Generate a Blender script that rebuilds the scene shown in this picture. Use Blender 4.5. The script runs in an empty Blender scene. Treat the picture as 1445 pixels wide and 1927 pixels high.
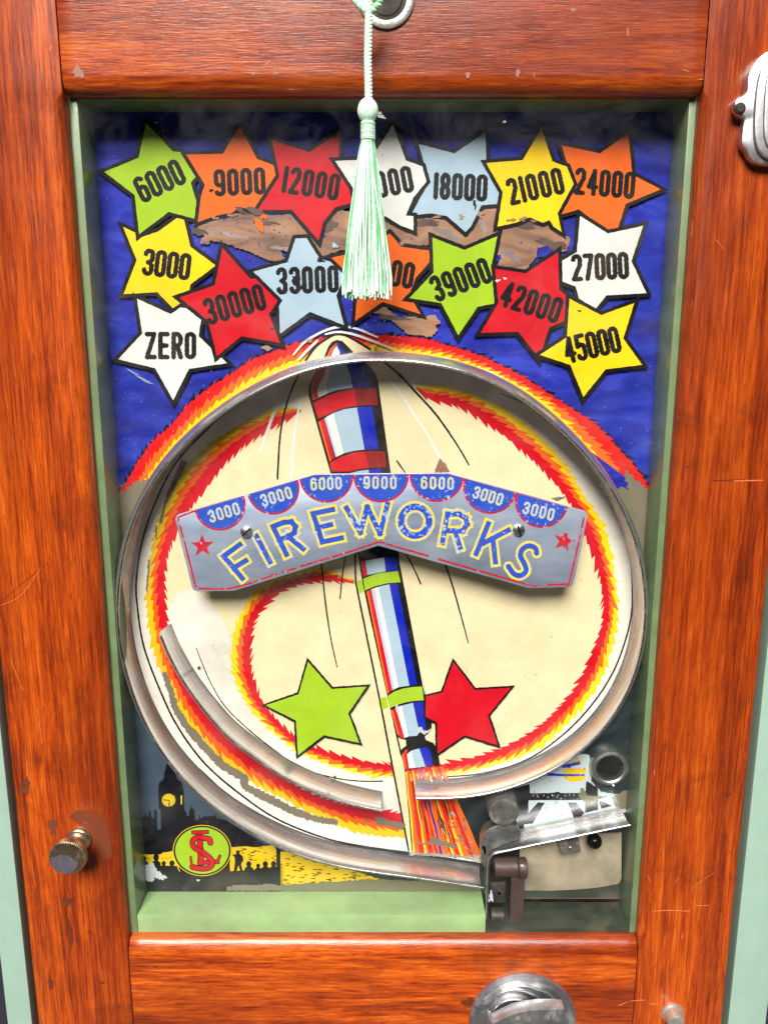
import bpy, bmesh, math, random
import numpy as np
from mathutils import Vector, geometry
random.seed(7)
S = bpy.context.scene
COL = S.collection
# ------------------------------------------------------------------ camera
F = 1500.0; TH = math.atan(314.5 / F); D = 0.47; CX, CY = 722.5, 963.5
cam_d = bpy.data.cameras.new("camera"); cam = bpy.data.objects.new("camera", cam_d); COL.objects.link(cam)
cam.location = (0, -D, 0); cam.rotation_euler = (math.radians(90) - TH, 0, 0)
cam_d.sensor_fit = 'VERTICAL'; cam_d.sensor_height = 36.0; cam_d.lens = F / 1927 * 36.0
cam_d.clip_start = 0.01; cam_d.clip_end = 100
S.camera = cam
# ------------------------------------------------------------------ light
SUN_EL = math.radians(41)
w = bpy.data.worlds.new("World"); S.world = w; w.use_nodes = True
nt = w.node_tree; bg = nt.nodes['Background']
sky = nt.nodes.new('ShaderNodeTexSky'); sky.sky_type = 'NISHITA'; sky.sun_disc = False
sky.sun_elevation = SUN_EL; sky.sun_rotation = math.radians(188)
nt.links.new(sky.outputs[0], bg.inputs[0]); bg.inputs[1].default_value = 0.055
sd = bpy.data.lights.new("sun", 'SUN'); sun = bpy.data.objects.new("sun", sd); COL.objects.link(sun)
sd.energy = 5.0; sd.angle = math.radians(26); sd.color = (1.0, 0.95, 0.88)
dirv = Vector((-math.sin(math.radians(8)) * math.cos(SUN_EL), -math.cos(math.radians(8)) * math.cos(SUN_EL), math.sin(SUN_EL)))
sun.rotation_euler = dirv.to_track_quat('Z', 'Y').to_euler()
S.view_settings.view_transform = 'Standard'; S.view_settings.look = 'None'
S.view_settings.exposure = 0.52; S.view_settings.gamma = 1.0

# ------------------------------------------------------------------ tracing helpers
CT, ST = math.cos(TH), math.sin(TH)
def P(px, py, Y):
    u = px - CX; v = CY - py
    dy = v * ST + F * CT; dz = v * CT - F * ST
    t = (Y + D) / dy
    return Vector((u * t, Y, dz * t))
ZM = dict(z1=(0,0,2.007), z2=(720,0,1.993), z3=(120,400,2.408), z4=(680,400,2.408), z5=(160,800,2.58), z6=(680,800,2.408),
          y1=(200,1150,2.676), y2=(700,1150,2.676), y3=(200,1400,2.676), y4=(700,1400,2.676),
          RT=(500,600,5.161), RM=(620,1020,5.161), RB=(680,1280,5.161), SR=(960,1360,5.558), SL=(240,1420,4.817),
          WA=(350,360,4.516), WB=(720,360,3.803), SA=(180,200,4.129), TS=(500,200,4.516), PL=(320,880,3.6125),
          PR=(710,880,3.524), HM=(880,1480,4.516), KN=(0,1200,2.65), LR=(850,1790,3.074), BR=(1100,1640,4.188),
          ESC=(1300,60,6.42), KEY=(640,0,9.03), px=(0,0,1.0))
def Z(z, *pts):
    ox, oy, s = ZM[z]
    return [(ox + a / s, oy + b / s) for a, b in pts]
BY = 0.034                      # board surface
layer = [0]
def nextY():
    layer[0] += 1
    return BY - 0.0003 - layer[0] * 0.000006

# ------------------------------------------------------------------ object helpers
def link(name, me, mat=None, parent=None, smooth=False):
    if mat and len(me.materials) == 0: me.materials.append(mat)
    if smooth: me.polygons.foreach_set('use_smooth', [True] * len(me.polygons))
    o = bpy.data.objects.new(name, me); COL.objects.link(o)
    if parent:
        o.parent = parent
        o.matrix_parent_inverse = parent.matrix_world.inverted() if parent.type != 'EMPTY' else __import__('mathutils').Matrix.Translation(-parent.location)
    return o
def thing(name, loc, label, cat, group=None):
    o = bpy.data.objects.new(name, None); COL.objects.link(o); o.location = loc; o.empty_display_size = 0.02
    o['label'] = label; o['category'] = cat
    if group: o['group'] = group
    return o
def mesh(name, vs, fs):
    me = bpy.data.meshes.new(name); me.from_pydata([tuple(v) for v in vs], [], fs); me.update(); return me
def sm_by_angle(o, deg=35):
    me = o.data
    me.polygons.foreach_set('use_smooth', [True] * len(me.polygons))
    bm = bmesh.new(); bm.from_mesh(me)
    for e in bm.edges:
        if len(e.link_faces) == 2 and e.calc_face_angle(0) > math.radians(deg): e.smooth = False
    bm.to_mesh(me); bm.free()
    return o

# ------------------------------------------------------------------ 2D geometry
def spline(pts, n, closed=False):
    pts = [np.array(p, float) for p in pts]; m = len(pts); out = []
    segs = m if closed else m - 1
    for i in range(segs):
        if closed: a, b, c, d = (pts[(i + k) % m] for k in (-1, 0, 1, 2))
        else: a, b, c, d = pts[max(i - 1, 0)], pts[i], pts[i + 1], pts[min(i + 2, m - 1)]
        for k in range(12):
            t = k / 12
            out.append(0.5 * ((2 * b) + (-a + c) * t + (2 * a - 5 * b + 4 * c - d) * t * t + (-a + 3 * b - 3 * c + d) * t ** 3))
    out.append(pts[0] if closed else pts[-1])
    out = np.array(out)
    L = np.r_[0, np.cumsum(np.hypot(*(out[1:] - out[:-1]).T))]
    s = np.linspace(0, L[-1], n)
    return np.c_[np.interp(s, L, out[:, 0]), np.interp(s, L, out[:, 1])]
def plen(p): p = np.array(p); return float(np.hypot(*(p[1:] - p[:-1]).T).sum())
def normals(c):
    t = np.gradient(c, axis=0); t /= (np.hypot(t[:, 0], t[:, 1])[:, None] + 1e-9)
    return t, np.c_[-t[:, 1], t[:, 0]]
def rough(poly, step=2.5, amp=0.6, rnd=None, is_open=False):
    rnd = rnd or random; out = []
    n = len(poly)
    for i in range(n - 1 if is_open else n):
        a, b = poly[i], poly[(i + 1) % n]
        L = math.hypot(b[0] - a[0], b[1] - a[1]); k = max(1, int(L / step))
        nx, ny = (-(b[1] - a[1]) / (L + 1e-9), (b[0] - a[0]) / (L + 1e-9))
        for j in range(k):
            t = j / k; d = rnd.uniform(-amp, amp) if j else 0
            out.append((a[0] + (b[0] - a[0]) * t + nx * d, a[1] + (b[1] - a[1]) * t + ny * d))
    return out
def area(p): return 0.5 * sum(p[i][0] * p[(i + 1) % len(p)][1] - p[(i + 1) % len(p)][0] * p[i][1] for i in range(len(p)))
def offset(poly, d):
    """outward offset with limited mitres"""
    n = len(poly); s = 1 if area(poly) > 0 else -1; out = []
    for i in range(n):
        a, b, c = poly[i - 1], poly[i], poly[(i + 1) % n]
        e1 = np.array([b[0] - a[0], b[1] - a[1]], float); e2 = np.array([c[0] - b[0], c[1] - b[1]], float)
        e1 /= np.hypot(*e1) + 1e-9; e2 /= np.hypot(*e2) + 1e-9
        n1 = np.array([e1[1], -e1[0]]) * s; n2 = np.array([e2[1], -e2[0]]) * s  # outward in y-down pixel space
        m = n1 + n2; L = np.hypot(*m)
        if L < 1e-3: m = n1; k = 1
        else: m /= L; k = min(1 / max(m.dot(n1), 0.2), 2.3)
        out.append((b[0] + m[0] * d * k, b[1] + m[1] * d * k))
    return out
def fill_data(poly, Y):
    vs = [Vector((p[0], p[1], 0)) for p in poly]
    tris = geometry.tessellate_polygon([vs])
    W = [P(p[0], p[1], Y) for p in poly]
    fs = []
    for t in tris:
        a, b, c = (W[i] for i in t)
        if ((b - a).cross(c - a)).y > 0: t = (t[0], t[2], t[1])
        fs.append(tuple(t))
    return W, fs
def paint(name, polys, mat, parent, Y=None, thick=0):
    """flat printed shapes: one mesh, on its own layer of paint"""
    if polys and not isinstance(polys[0][0], (list, tuple, np.ndarray)): polys = [polys]
    if Y is None: Y = nextY()
    V, Fc = [], []
    for p in polys:
        W, fs = fill_data([tuple(q) for q in p], Y)
        b = len(V); V += W; Fc += [tuple(i + b for i in f) for f in fs]
    return link(name, mesh(name, V, Fc), mat, parent)
def ribbon(pts, wd, taper=None, n=None, smooth=True, rag=0.0):
    c = spline(pts, n or max(2, int(plen(pts) / 3))) if smooth and len(pts) > 2 else spline(pts, max(3, int(plen(pts) / 4)))
    _, nn = normals(c); m = len(c)
    ws = []
    for i in range(m):
        t = i / (m - 1); k = 1.0
        if taper == 'end': k = 1 - 0.75 * max(0, (t - 0.5) / 0.5)
        if taper == 'both': k = 0.25 + 0.75 * max(0.0, math.sin(math.pi * t)) ** 0.5
        if taper == 'start': k = 0.2 + 0.8 * min(1, t / 0.5)
        ws.append(wd * k / 2 + random.uniform(-rag, rag))
    return [tuple(c[i] + nn[i] * ws[i]) for i in range(m)] + [tuple(c[i] - nn[i] * (ws[i] if not rag else wd / 2 + random.uniform(-rag, rag))) for i in reversed(range(m))]
def jag(curve, side, amp, pitch, lean):
    """saw-tooth flame edge along a curve; side +1/-1 picks the normal"""
    c = np.array(curve); L = np.r_[0, np.cumsum(np.hypot(*(c[1:] - c[:-1]).T))]
    _, nn = normals(c); out = []; s = 0.0
    def at(s):
        s = min(max(s, 0), L[-1]); return (np.array([np.interp(s, L, c[:, 0]), np.interp(s, L, c[:, 1])]), np.array([np.interp(s, L, nn[:, 0]), np.interp(s, L, nn[:, 1])]))
    sh = 0.0
    while s < L[-1]:
        fade = min(1, s / 40 + 0.15, (L[-1] - s) / 40 + 0.15)
        st = pitch * random.uniform(0.55, 1.5); a = amp * random.uniform(0.35, 1.1) * fade * (1.35 if random.random() < .2 else 1)
        p, q = at(s); out.append(tuple(p))
        p, q = at(s + st * 0.35 + lean / amp * a * 1.15); out.append(tuple(p + q * side * a))
        s += st
    out.append(tuple(c[-1]))
    return out

# SDF raster for lettering
def mesh_field(Fv, x0, y0, st, Y):
    V, Fc = [], []
    ins = Fv > 0; h, wd = Fv.shape
    full = ins[:-1, :-1] & ins[1:, :-1] & ins[:-1, 1:] & ins[1:, 1:]
    anyi = ins[:-1, :-1] | ins[1:, :-1] | ins[:-1, 1:] | ins[1:, 1:]
    def add(ps):
        b = len(V); V.extend(P(x0 + a * st, y0 + c * st, Y) for a, c in ps); Fc.append(tuple(range(b + len(ps) - 1, b - 1, -1)))
    for j in range(h - 1):
        row = full[j]; i = 0
        while i < wd - 1:
            if row[i]:
                k = i
                while k < wd - 1 and row[k]: k += 1
                add([(i, j), (k, j), (k, j + 1), (i, j + 1)]); i = k
            else: i += 1
    for j, i in zip(*np.nonzero(anyi & ~full)):
        cs = [(i, j), (i + 1, j), (i + 1, j + 1), (i, j + 1)]; fv = [Fv[b, a] for a, b in cs]; ps = []
        for k in range(4):
            a, b = cs[k], cs[(k + 1) % 4]; fa, fb = fv[k], fv[(k + 1) % 4]
            if fa > 0: ps.append(a)
            if (fa > 0) != (fb > 0):
                t = fa / (fa - fb); ps.append((a[0] + (b[0] - a[0]) * t, a[1] + (b[1] - a[1]) * t))
        if len(ps) >= 3: add(ps)
    return V, Fc
def strokes_mesh(name, lines, wd, mat, parent, Y=None, st=0.7, rag=0.35, square=False):
    if Y is None: Y = nextY()
    al = np.array([p for l in lines for p in l]); m = wd / 2 + 3
    x0, y0 = al.min(0) - m; x1, y1 = al.max(0) + m
    xs = np.arange(x0, x1, st); ys = np.arange(y0, y1, st); X, Yg = np.meshgrid(xs, ys)
    dmin = np.full(X.shape, 1e9)
    for l in lines:
        for a, b in zip(l[:-1], l[1:]):
            a = np.array(a, float); b = np.array(b, float); d = b - a; L2 = d.dot(d) + 1e-9; L = math.sqrt(L2)
            t = ((X - a[0]) * d[0] + (Yg - a[1]) * d[1]) / L2
            if square:
                tc = np.clip(t, 0, 1); across = np.abs((X - a[0]) * d[1] - (Yg - a[1]) * d[0]) / L
                along = np.maximum(0, np.maximum(-t * L, (t - 1) * L)) ; dist = np.maximum(across, along)
            else:
                tc = np.clip(t, 0, 1); dist = np.hypot(X - a[0] - tc * d[0], Yg - a[1] - tc * d[1])
            dmin = np.minimum(dmin, dist)
    ph = np.random.RandomState(int(x0 * 7 + y0) % 9999).uniform(0, 6.28, 8)
    nz = sum(np.sin(X * fx + ph[k]) * np.sin(Yg * fy + ph[k + 4]) for k, (fx, fy) in enumerate([(.9, .7), (1.7, 1.3), (.5, 1.9), (2.1, .6)]))
    V, Fc = mesh_field(wd / 2 - dmin + nz * rag * 0.5, x0, y0, st, Y)
    return link(name, mesh(name, V, Fc), mat, parent)
def arc(cx, cy, rx, ry, a0, a1, n=9):
    return [(cx + rx * math.cos(math.radians(a0 + (a1 - a0) * k / n)), cy + ry * math.sin(math.radians(a0 + (a1 - a0) * k / n))) for k in range(n + 1)]
def glyph(ch, w, h):
    r = w / 2; H = h / 2
    if ch in '0O': return [arc(0, -H + r, r, r, 180, 360) + arc(0, H - r, r, r, 0, 180) + [(-r, -H + r)]]
    if ch == '1': return [[(0, -H), (0, H)]]
    if ch == '2': return [arc(0, -H + r, r, r, 180, 360) + [(r * .95, -h * .12), (-r, H), (r, H)]]
    if ch == '3': return [arc(0, -H + r, r, r, 180, 360) + [(r, -h * .14), (r * .3, 0), (-r * .1, 0)], [(r * .3, 0), (r, h * .14)] + arc(0, H - r, r, r, 0, 180)]
    if ch == '4': return [[(r * .5, H), (r * .5, -H), (-r * 1.05, h * .2), (r * 1.2, h * .2)], [(r * .1, -h * .25), (-r * .4, h * .1)]]
    if ch == '5': return [[(r, -H), (-r * .8, -H), (-r * .9, -h * .05)] + arc(0, -h * .08 + r * .6, r, r * .8, 215, 360) + arc(0, H - r, r, r, 0, 180)]
    if ch == '6': return [arc(0, -H + r, r, r, 330, 180) + arc(0, H - r, r, r, 180, 0) + arc(0, h * .0 + r * .3, r, r, 0, -180)]
    if ch == '9': return [[(-a, -b) for a, b in l] for l in glyph('6', w, h)]
    if ch == '7': return [[(-r, -H), (r, -H), (-r * .4, H)]]
    if ch == '8': return [arc(0, -h * .25, r * .95, h * .25, 0, 360, 16), arc(0, h * .25, r, h * .25, 0, 360, 16)]
    if ch == 'Z': return [[(-r, -H), (r, -H), (-r, H), (r * 1.1, H)]]
    if ch == 'E': return [[(r, -H), (-r, -H), (-r, H), (r, H)], [(-r, 0), (r * .7, 0)]]
    if ch == 'R': return [[(-r, H), (-r, -H)] + arc(0, -h * .25, r, h * .25, -90, 90) + [(-r, 0)], [(0, 0), (r, H)]]
    return []
def text_lines(txt, p0, p1, w, h, tilt=1.0):
    adv = [0.5 if c == '1' else 1.0 for c in txt]
    pos = [0.0]
    for a, b in zip(adv[:-1], adv[1:]): pos.append(pos[-1] + (a + b) / 2)
    ang = math.atan2(p1[1] - p0[1], p1[0] - p0[0]) * tilt; ca, sa = math.cos(ang), math.sin(ang); out = []
    for c, t in zip(txt, pos):
        t /= pos[-1]; cx = p0[0] + (p1[0] - p0[0]) * t; cy = p0[1] + (p1[1] - p0[1]) * t
        for l in glyph(c, w, h): out.append([(cx + x * ca - y * sa, cy + x * sa + y * ca) for x, y in l])
    return out

# ------------------------------------------------------------------ materials
def lin(c):
    return tuple(((v / 255) / 12.92 if v / 255 <= .04045 else ((v / 255 + .055) / 1.055) ** 2.4) for v in c) + (1.0,)
def base_mat(name, rough_=.4, metal=0.0):
    m = bpy.data.materials.new(name); m.use_nodes = True; b = m.node_tree.nodes['Principled BSDF']
    b.inputs['Roughness'].default_value = rough_; b.inputs['Metallic'].default_value = metal
    return m, m.node_tree, b
def N(t, kind, **kw):
    n = t.nodes.new(kind)
    for k, v in kw.items(): setattr(n, k, v)
    return n
def noise(t, scale, detail=4, vec=None, rough_=.55, dist=0.0):
    n = N(t, 'ShaderNodeTexNoise'); n.inputs['Scale'].default_value = scale; n.inputs['Detail'].default_value = detail
    n.inputs['Roughness'].default_value = rough_; n.inputs['Distortion'].default_value = dist
    if vec is not None: t.links.new(vec, n.inputs['Vector'])
    return n.outputs['Fac']
def ramp(t, src, stops):
    r = N(t, 'ShaderNodeValToRGB'); t.links.new(src, r.inputs[0]); e = r.color_ramp.elements
    while len(e) > 1: e.remove(e[-1])
    e[0].position = stops[0][0]; e[0].color = stops[0][1]
    for p, c in stops[1:]:
        q = e.new(p); q.color = c
    return r.outputs[0]
def mixc(t, fac, a, b, mode='MIX'):
    n = N(t, 'ShaderNodeMix', data_type='RGBA', blend_type=mode)
    for s, v in ((n.inputs[0], fac), (n.inputs[6], a), (n.inputs[7], b)):
        if isinstance(v, (int, float)): s.default_value = v
        elif isinstance(v, tuple): s.default_value = v
        else: t.links.new(v, s)
    return n.outputs[2]
def coords(t, scale=(1, 1, 1)):
    g = N(t, 'ShaderNodeNewGeometry'); m = N(t, 'ShaderNodeMapping'); m.inputs['Scale'].default_value = scale
    t.links.new(g.outputs['Position'], m.inputs['Vector']); return m.outputs[0]
def bump(t, b, src, strength, dist=.001):
    n = N(t, 'ShaderNodeBump'); n.inputs['Strength'].default_value = strength; n.inputs['Distance'].default_value = dist
    t.links.new(src, n.inputs['Height']); t.links.new(n.outputs[0], b.inputs['Normal'])
W4 = (1, 1, 1, 1); K4 = (0, 0, 0, 1)
def g4(v): return (v, v, v, 1)
def paint_mat(name, rgb, rgh=.32, dirt=.12, var=.10, spot=True):
    m, t, b = base_mat(name, rgh); c = lin(rgb); v = coords(t)
    n1 = noise(t, 55, 5, v); f1 = ramp(t, n1, [(.3, g4(1 - var * 1.6)), (.7, g4(1.0))])
    col = mixc(t, 1.0, c, f1, 'MULTIPLY')
    n2 = noise(t, 14, 6, v, .65); f2 = ramp(t, n2, [(.52, K4), (.75, g4(dirt * 2.2))])
    col = mixc(t, f2, col, lin((120, 108, 88)))
    if spot:
        n3 = noise(t, 420, 2, v); f3 = ramp(t, n3, [(.74, K4), (.78, g4(.5))])
        col = mixc(t, f3, col, lin((70, 62, 52)))
    t.links.new(col, b.inputs['Base Color'])
    bump(t, b, noise(t, 160, 3, v), .06)
    b.inputs['Coat Weight'].default_value = .25; b.inputs['Coat Roughness'].default_value = .12
    return m
def blue_mat():
    m, t, b = base_mat('blue_paint', .3); v = coords(t); vs = coords(t, (1, 1, 2.6))
    n1 = noise(t, 26, 7, vs, .6, .6); col = ramp(t, n1, [(.30, lin((24, 26, 104))), (.48, lin((36, 46, 158))), (.62, lin((50, 66, 182))), (.78, lin((66, 84, 178)))])
    n2 = noise(t, 70, 5, v, .7); f2 = ramp(t, n2, [(.6, K4), (.72, g4(.28))]); col = mixc(t, f2, col, lin((70, 88, 150)))
    n4 = noise(t, 9, 5, v, .6); col = mixc(t, ramp(t, n4, [(.4, K4), (.7, g4(.45))]), col, lin((28, 34, 92)))
    n3 = noise(t, 500, 2, v); col = mixc(t, ramp(t, n3, [(.72, K4), (.76, g4(.5))]), col, lin((150, 160, 190)))
    t.links.new(col, b.inputs['Base Color']); bump(t, b, n1, .02)
    return m
def brown_mat():
    m, t, b = base_mat('bare_board', .45); v = coords(t, (1, 1, 3.0))
    n1 = noise(t, 22, 6, v, .6, 1.2); col = ramp(t, n1, [(.28, lin((92, 66, 58))), (.45, lin((140, 102, 80))), (.6, lin((164, 122, 94))), (.74, lin((142, 124, 116)))])
    n2 = noise(t, 8, 3, coords(t)); col = mixc(t, ramp(t, n2, [(.55, K4), (.7, g4(.6))]), col, lin((104, 88, 84)))
    t.links.new(col, b.inputs['Base Color']); bump(t, b, n1, .15); return m
def worn_paint(name, rgb, thr=.62, scale=260):
    """paint rubbed through to aluminium"""
    m, t, b = base_mat(name, .38); v = coords(t)
    n = noise(t, scale * 1.6, 5, v, .66); n2 = noise(t, 60, 3, v)
    a = N(t, 'ShaderNodeMath', operation='ADD'); t.links.new(n, a.inputs[0])
    mm = N(t, 'ShaderNodeMath', operation='MULTIPLY'); mm.inputs[1].default_value = .3; t.links.new(n2, mm.inputs[0]); t.links.new(mm.outputs[0], a.inputs[1])
    f = ramp(t, a.outputs[0], [(thr + .15, K4), (thr + .17, W4)])
    v2 = noise(t, 90, 4, v); pc = mixc(t, 1.0, lin(rgb), ramp(t, v2, [(.3, g4(.78)), (.7, g4(1.0))]), 'MULTIPLY')
    t.links.new(mixc(t, f, pc, lin((168, 180, 204))), b.inputs['Base Color'])
    bump(t, b, f, -.15, .0002); return m
def metal_mat(name, c0, c1, rgh=(.2, .45), dirtc=(70, 58, 46), dirt=.35, scale=60, bstr=.12, stretch=(1, 1, 1), metal=1.0):
    m, t, b = base_mat(name, .3, metal); v = coords(t, stretch)
    n1 = noise(t, scale, 6, v, .6); col = ramp(t, n1, [(.3, lin(c0)), (.7, lin(c1))])
    n2 = noise(t, scale * .45, 6, v, .7, .4); f = ramp(t, n2, [(.52, K4), (.72, g4(dirt * 2))]); col = mixc(t, f, col, lin(dirtc))
    t.links.new(col, b.inputs['Base Color'])
    r = N(t, 'ShaderNodeMapRange'); r.inputs['To Min'].default_value = rgh[0]; r.inputs['To Max'].default_value = rgh[1]
    r.inputs['From Min'].default_value = .3; r.inputs['From Max'].default_value = .7
    t.links.new(n2, r.inputs['Value']); t.links.new(r.outputs[0], b.inputs['Roughness'])
    mr = ramp(t, n2, [(.55, g4(metal)), (.8, g4(metal * .35))]); t.links.new(mr, b.inputs['Metallic'])
    bump(t, b, noise(t, scale * 5, 4, v), bstr, .0004); return m
def wood_mat(name, vertical, seed):
    m, t, b = base_mat(name, .34)
    v = coords(t, (1, 1, 0.03) if vertical else (0.05, 1, 1)); g = coords(t)
    mp = [n for n in t.nodes if n.type == 'MAPPING']
    for q in mp: q.inputs['Location'].default_value = (seed * 1.7, seed * .9, seed * 2.3)
    grain = noise(t, 640, 8, v, .74, .3); broad = noise(t, 60, 5, v, .55, .6)
    mid = N(t, 'ShaderNodeMapping'); mid.inputs['Scale'].default_value = (1, 1, .07) if vertical else (.12, 1, 1); t.links.new(g, mid.inputs['Vector'])
    fig = noise(t, 230 if vertical else 210, 7, mid.outputs[0], .66, 1.1)
    def wsum(items):
        acc = None
        for src, k in items:
            q = N(t, 'ShaderNodeMath', operation='MULTIPLY_ADD'); t.links.new(src, q.inputs[0]); q.inputs[1].default_value = k
            if acc is None: q.inputs[2].default_value = 0
            else: t.links.new(acc, q.inputs[2])
            acc = q.outputs[0]
        return acc
    hs = wsum([(grain, .42), (broad, .30), (fig, .28 if vertical else .34)])
    h = N(t, 'ShaderNodeMath', operation='MULTIPLY_ADD'); h.inputs[1].default_value = 1.14 if vertical else 1.18; h.inputs[2].default_value = -.072 if vertical else -.115; t.links.new(hs, h.inputs[0])
    col = ramp(t, h.outputs[0], [(.36, lin((70, 22, 5))), (.43, lin((118, 40, 6))), (.49, lin((156, 58, 8))), (.56, lin((188, 80, 12))), (.66, lin((216, 114, 32)))])
    # open pores: short dark streaks
    pv = N(t, 'ShaderNodeMapping'); pv.inputs['Scale'].default_value = (1, 1, .07) if vertical else (.07, 1, 1); t.links.new(g, pv.inputs['Vector'])
    pore = noise(t, 1300, 2, pv.outputs[0]); col = mixc(t, ramp(t, pore, [(.58, K4), (.68, g4(.6))]), col, lin((82, 24, 5)))
    big = noise(t, 9, 5, mid.outputs[0], .6, 1.5); col = mixc(t, ramp(t, big, [(.42, K4), (.60, g4(.6))]), col, lin((104, 30, 8)))
    bl = noise(t, 16, 5, g, .65, .8); col = mixc(t, ramp(t, bl, [(.52, K4), (.70, g4(.45))]), col, lin((72, 24, 8)))
    # rubbed and dirty patches
    dk = noise(t, 22, 6, mid.outputs[0], .68, .7); col = mixc(t, ramp(t, dk, [(.50, K4), (.80, g4(.6))]), col, lin((92, 30, 6)))
    d2 = noise(t, 60, 5, g, .7); col = mixc(t, ramp(t, d2, [(.66, K4), (.74, g4(.55))]), col, lin((70, 34, 14)))
    chip = noise(t, 330, 3, mid.outputs[0], .6); col = mixc(t, ramp(t, chip, [(.735, K4), (.76, g4(.6))]), col, lin((224, 150, 110)))
    # faint worn varnish specks
    t.links.new(col, b.inputs['Base Color'])
    b.inputs['Coat Weight'].default_value = .4 if vertical else .6; b.inputs['Specular IOR Level'].default_value = .3
    cr = ramp(t, noise(t, 30, 5, g, .65), [(.35, g4(.2)), (.7, g4(.42))]); t.links.new(cr, b.inputs['Coat Roughness'])
    s = N(t, 'ShaderNodeMath', operation='SUBTRACT'); t.links.new(h.outputs[0], s.inputs[0])
    pq = N(t, 'ShaderNodeMath', operation='MULTIPLY'); pq.inputs[1].default_value = .6; t.links.new(pore, pq.inputs[0]); t.links.new(pq.outputs[0], s.inputs[1])
    w2 = N(t, 'ShaderNodeMath', operation='ADD'); t.links.new(s.outputs[0], w2.inputs[0])
    w3 = N(t, 'ShaderNodeMath', operation='MULTIPLY'); w3.inputs[1].default_value = .5; t.links.new(d2, w3.inputs[0]); t.links.new(w3.outputs[0], w2.inputs[1])
    bn = N(t, 'ShaderNodeBump'); bn.inputs['Strength'].default_value = .3; bn.inputs['Distance'].default_value = .0006
    t.links.new(w2.outputs[0], bn.inputs['Height']); t.links.new(bn.outputs[0], b.inputs['Normal']); t.links.new(bn.outputs[0], b.inputs['Coat Normal'])
    return m
M = {}
M['blue'] = blue_mat(); M['brown'] = brown_mat()
for k, c in dict(red=(204, 14, 34), orange=(243, 104, 28), orange2=(226, 92, 18), yellow=(250, 206, 18), gold=(222, 184, 22), green=(160, 196, 36), lblue=(168, 192, 210),
                 white=(226, 226, 222), cream=(230, 215, 174), black=(16, 13, 18), dkred=(140, 14, 18), rblue=(12, 34, 176), lav=(190, 196, 224), sky=(60, 77, 94),
                 dusk=(30, 42, 46), navy=(9, 10, 20), pale=(186, 200, 204), flamered=(214, 22, 26), numk=(18, 16, 18), olive=(112, 110, 84), gridge=(120, 112, 96)).items():
    M[k] = paint_mat('paint_' + k, c)
M['offwhite'] = paint_mat('paint_offwhite', (226, 220, 208), dirt=.2)
M['wood_v'] = wood_mat('varnished_wood_vertical', True, 1); M['wood_v2'] = wood_mat('varnished_wood_vertical_b', True, 5)
M['wood_h'] = wood_mat('varnished_wood_horizontal', False, 2); M['wood_h2'] = wood_mat('varnished_wood_horizontal_b', False, 8)
M['liner_lit'] = paint_mat('green_liner_paint_lit', (158, 190, 132), .38, .2, .12)  # same green as the liner, lightened to paint in the light on the ledge
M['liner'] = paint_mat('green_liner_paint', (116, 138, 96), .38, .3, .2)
M['case'] = paint_mat('pale_green_case_paint', (150, 180, 163), .25, .05, .05, False)
M['rail'] = metal_mat('dulled_chrome', (196, 193, 194), (228, 227, 228), (.2, .38), (168, 160, 156), .12, 70)
def track_mat(name, tint, dirt):
    # ball-worn strip: streaks that run along the metal, grime at its foot, bright line where the ball rolls
    m, t, b = base_mat(name, .3, .86)
    a1 = N(t, 'ShaderNodeAttribute'); a1.attribute_name = 'across'; a2 = N(t, 'ShaderNodeAttribute'); a2.attribute_name = 'along'
    cx = N(t, 'ShaderNodeCombineXYZ'); t.links.new(a1.outputs['Fac'], cx.inputs[0])
    k = N(t, 'ShaderNodeMath', operation='MULTIPLY'); k.inputs[1].default_value = 1.6; t.links.new(a2.outputs['Fac'], k.inputs[0]); t.links.new(k.outputs[0], cx.inputs[1])
    st1 = noise(t, 9, 6, cx.outputs[0], .6); st2 = noise(t, 34, 4, cx.outputs[0], .6)
    band = ramp(t, a1.outputs['Fac'], [(0, lin((226, 226, 228))), (.10, lin((196, 194, 196))), (.26, lin(tint)), (.42, lin((244, 243, 244))), (.56, lin((236, 234, 234))), (.74, lin(tint)), (.92, lin((176, 172, 168))), (1, lin((112, 104, 96)))])
    col = mixc(t, ramp(t, st1, [(.38, K4), (.62, g4(.5))]), band, lin((176, 172, 174)))
    col = mixc(t, ramp(t, st2, [(.5, K4), (.66, g4(.5))]), col, lin((236, 236, 238)))
    g = coords(t); gm_ = ramp(t, noise(t, 75, 6, g, .7), [(.58, K4), (.72, g4(dirt))]); col = mixc(t, gm_, col, lin((150, 138, 128)))
    t.links.new(col, b.inputs['Base Color'])
    t.links.new(ramp(t, st1, [(.35, g4(.2)), (.65, g4(.34))]), b.inputs['Roughness'])
    bump(t, b, st2, .12, .0003); return m
M['rail'] = track_mat('dulled_chrome_track', (200, 194, 192), .35)
M['rail2'] = track_mat('dirty_steel_track', (170, 170, 172), .7)
M['alu'] = metal_mat('brushed_aluminium', (132, 145, 168), (180, 191, 210), (.36, .5), (124, 136, 164), .4, 55, .12, (.35, 1, 1), metal=.5)
M['screw'] = metal_mat('screw_steel', (190, 190, 190), (226, 226, 226), (.2, .35), (110, 108, 104), .2, 200)
M['dark'] = metal_mat('dark_iron', (40, 36, 34), (74, 68, 62), (.4, .65), (96, 92, 84), .3, 120, .4, metal=.4)
M['rubber'] = metal_mat('grey_rubber', (54, 52, 52), (96, 92, 90), (.7, .9), (140, 134, 126), .5, 160, .6, metal=0.0)
M['brownmetal'] = metal_mat('brown_fibre', (52, 38, 34), (80, 60, 54), (.4, .6), (44, 38, 36), .3, 120, .3, metal=.1)
M['brass'] = metal_mat('worn_brass', (186, 154, 118), (222, 196, 164), (.22, .4), (96, 78, 60), .3, 150)
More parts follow.
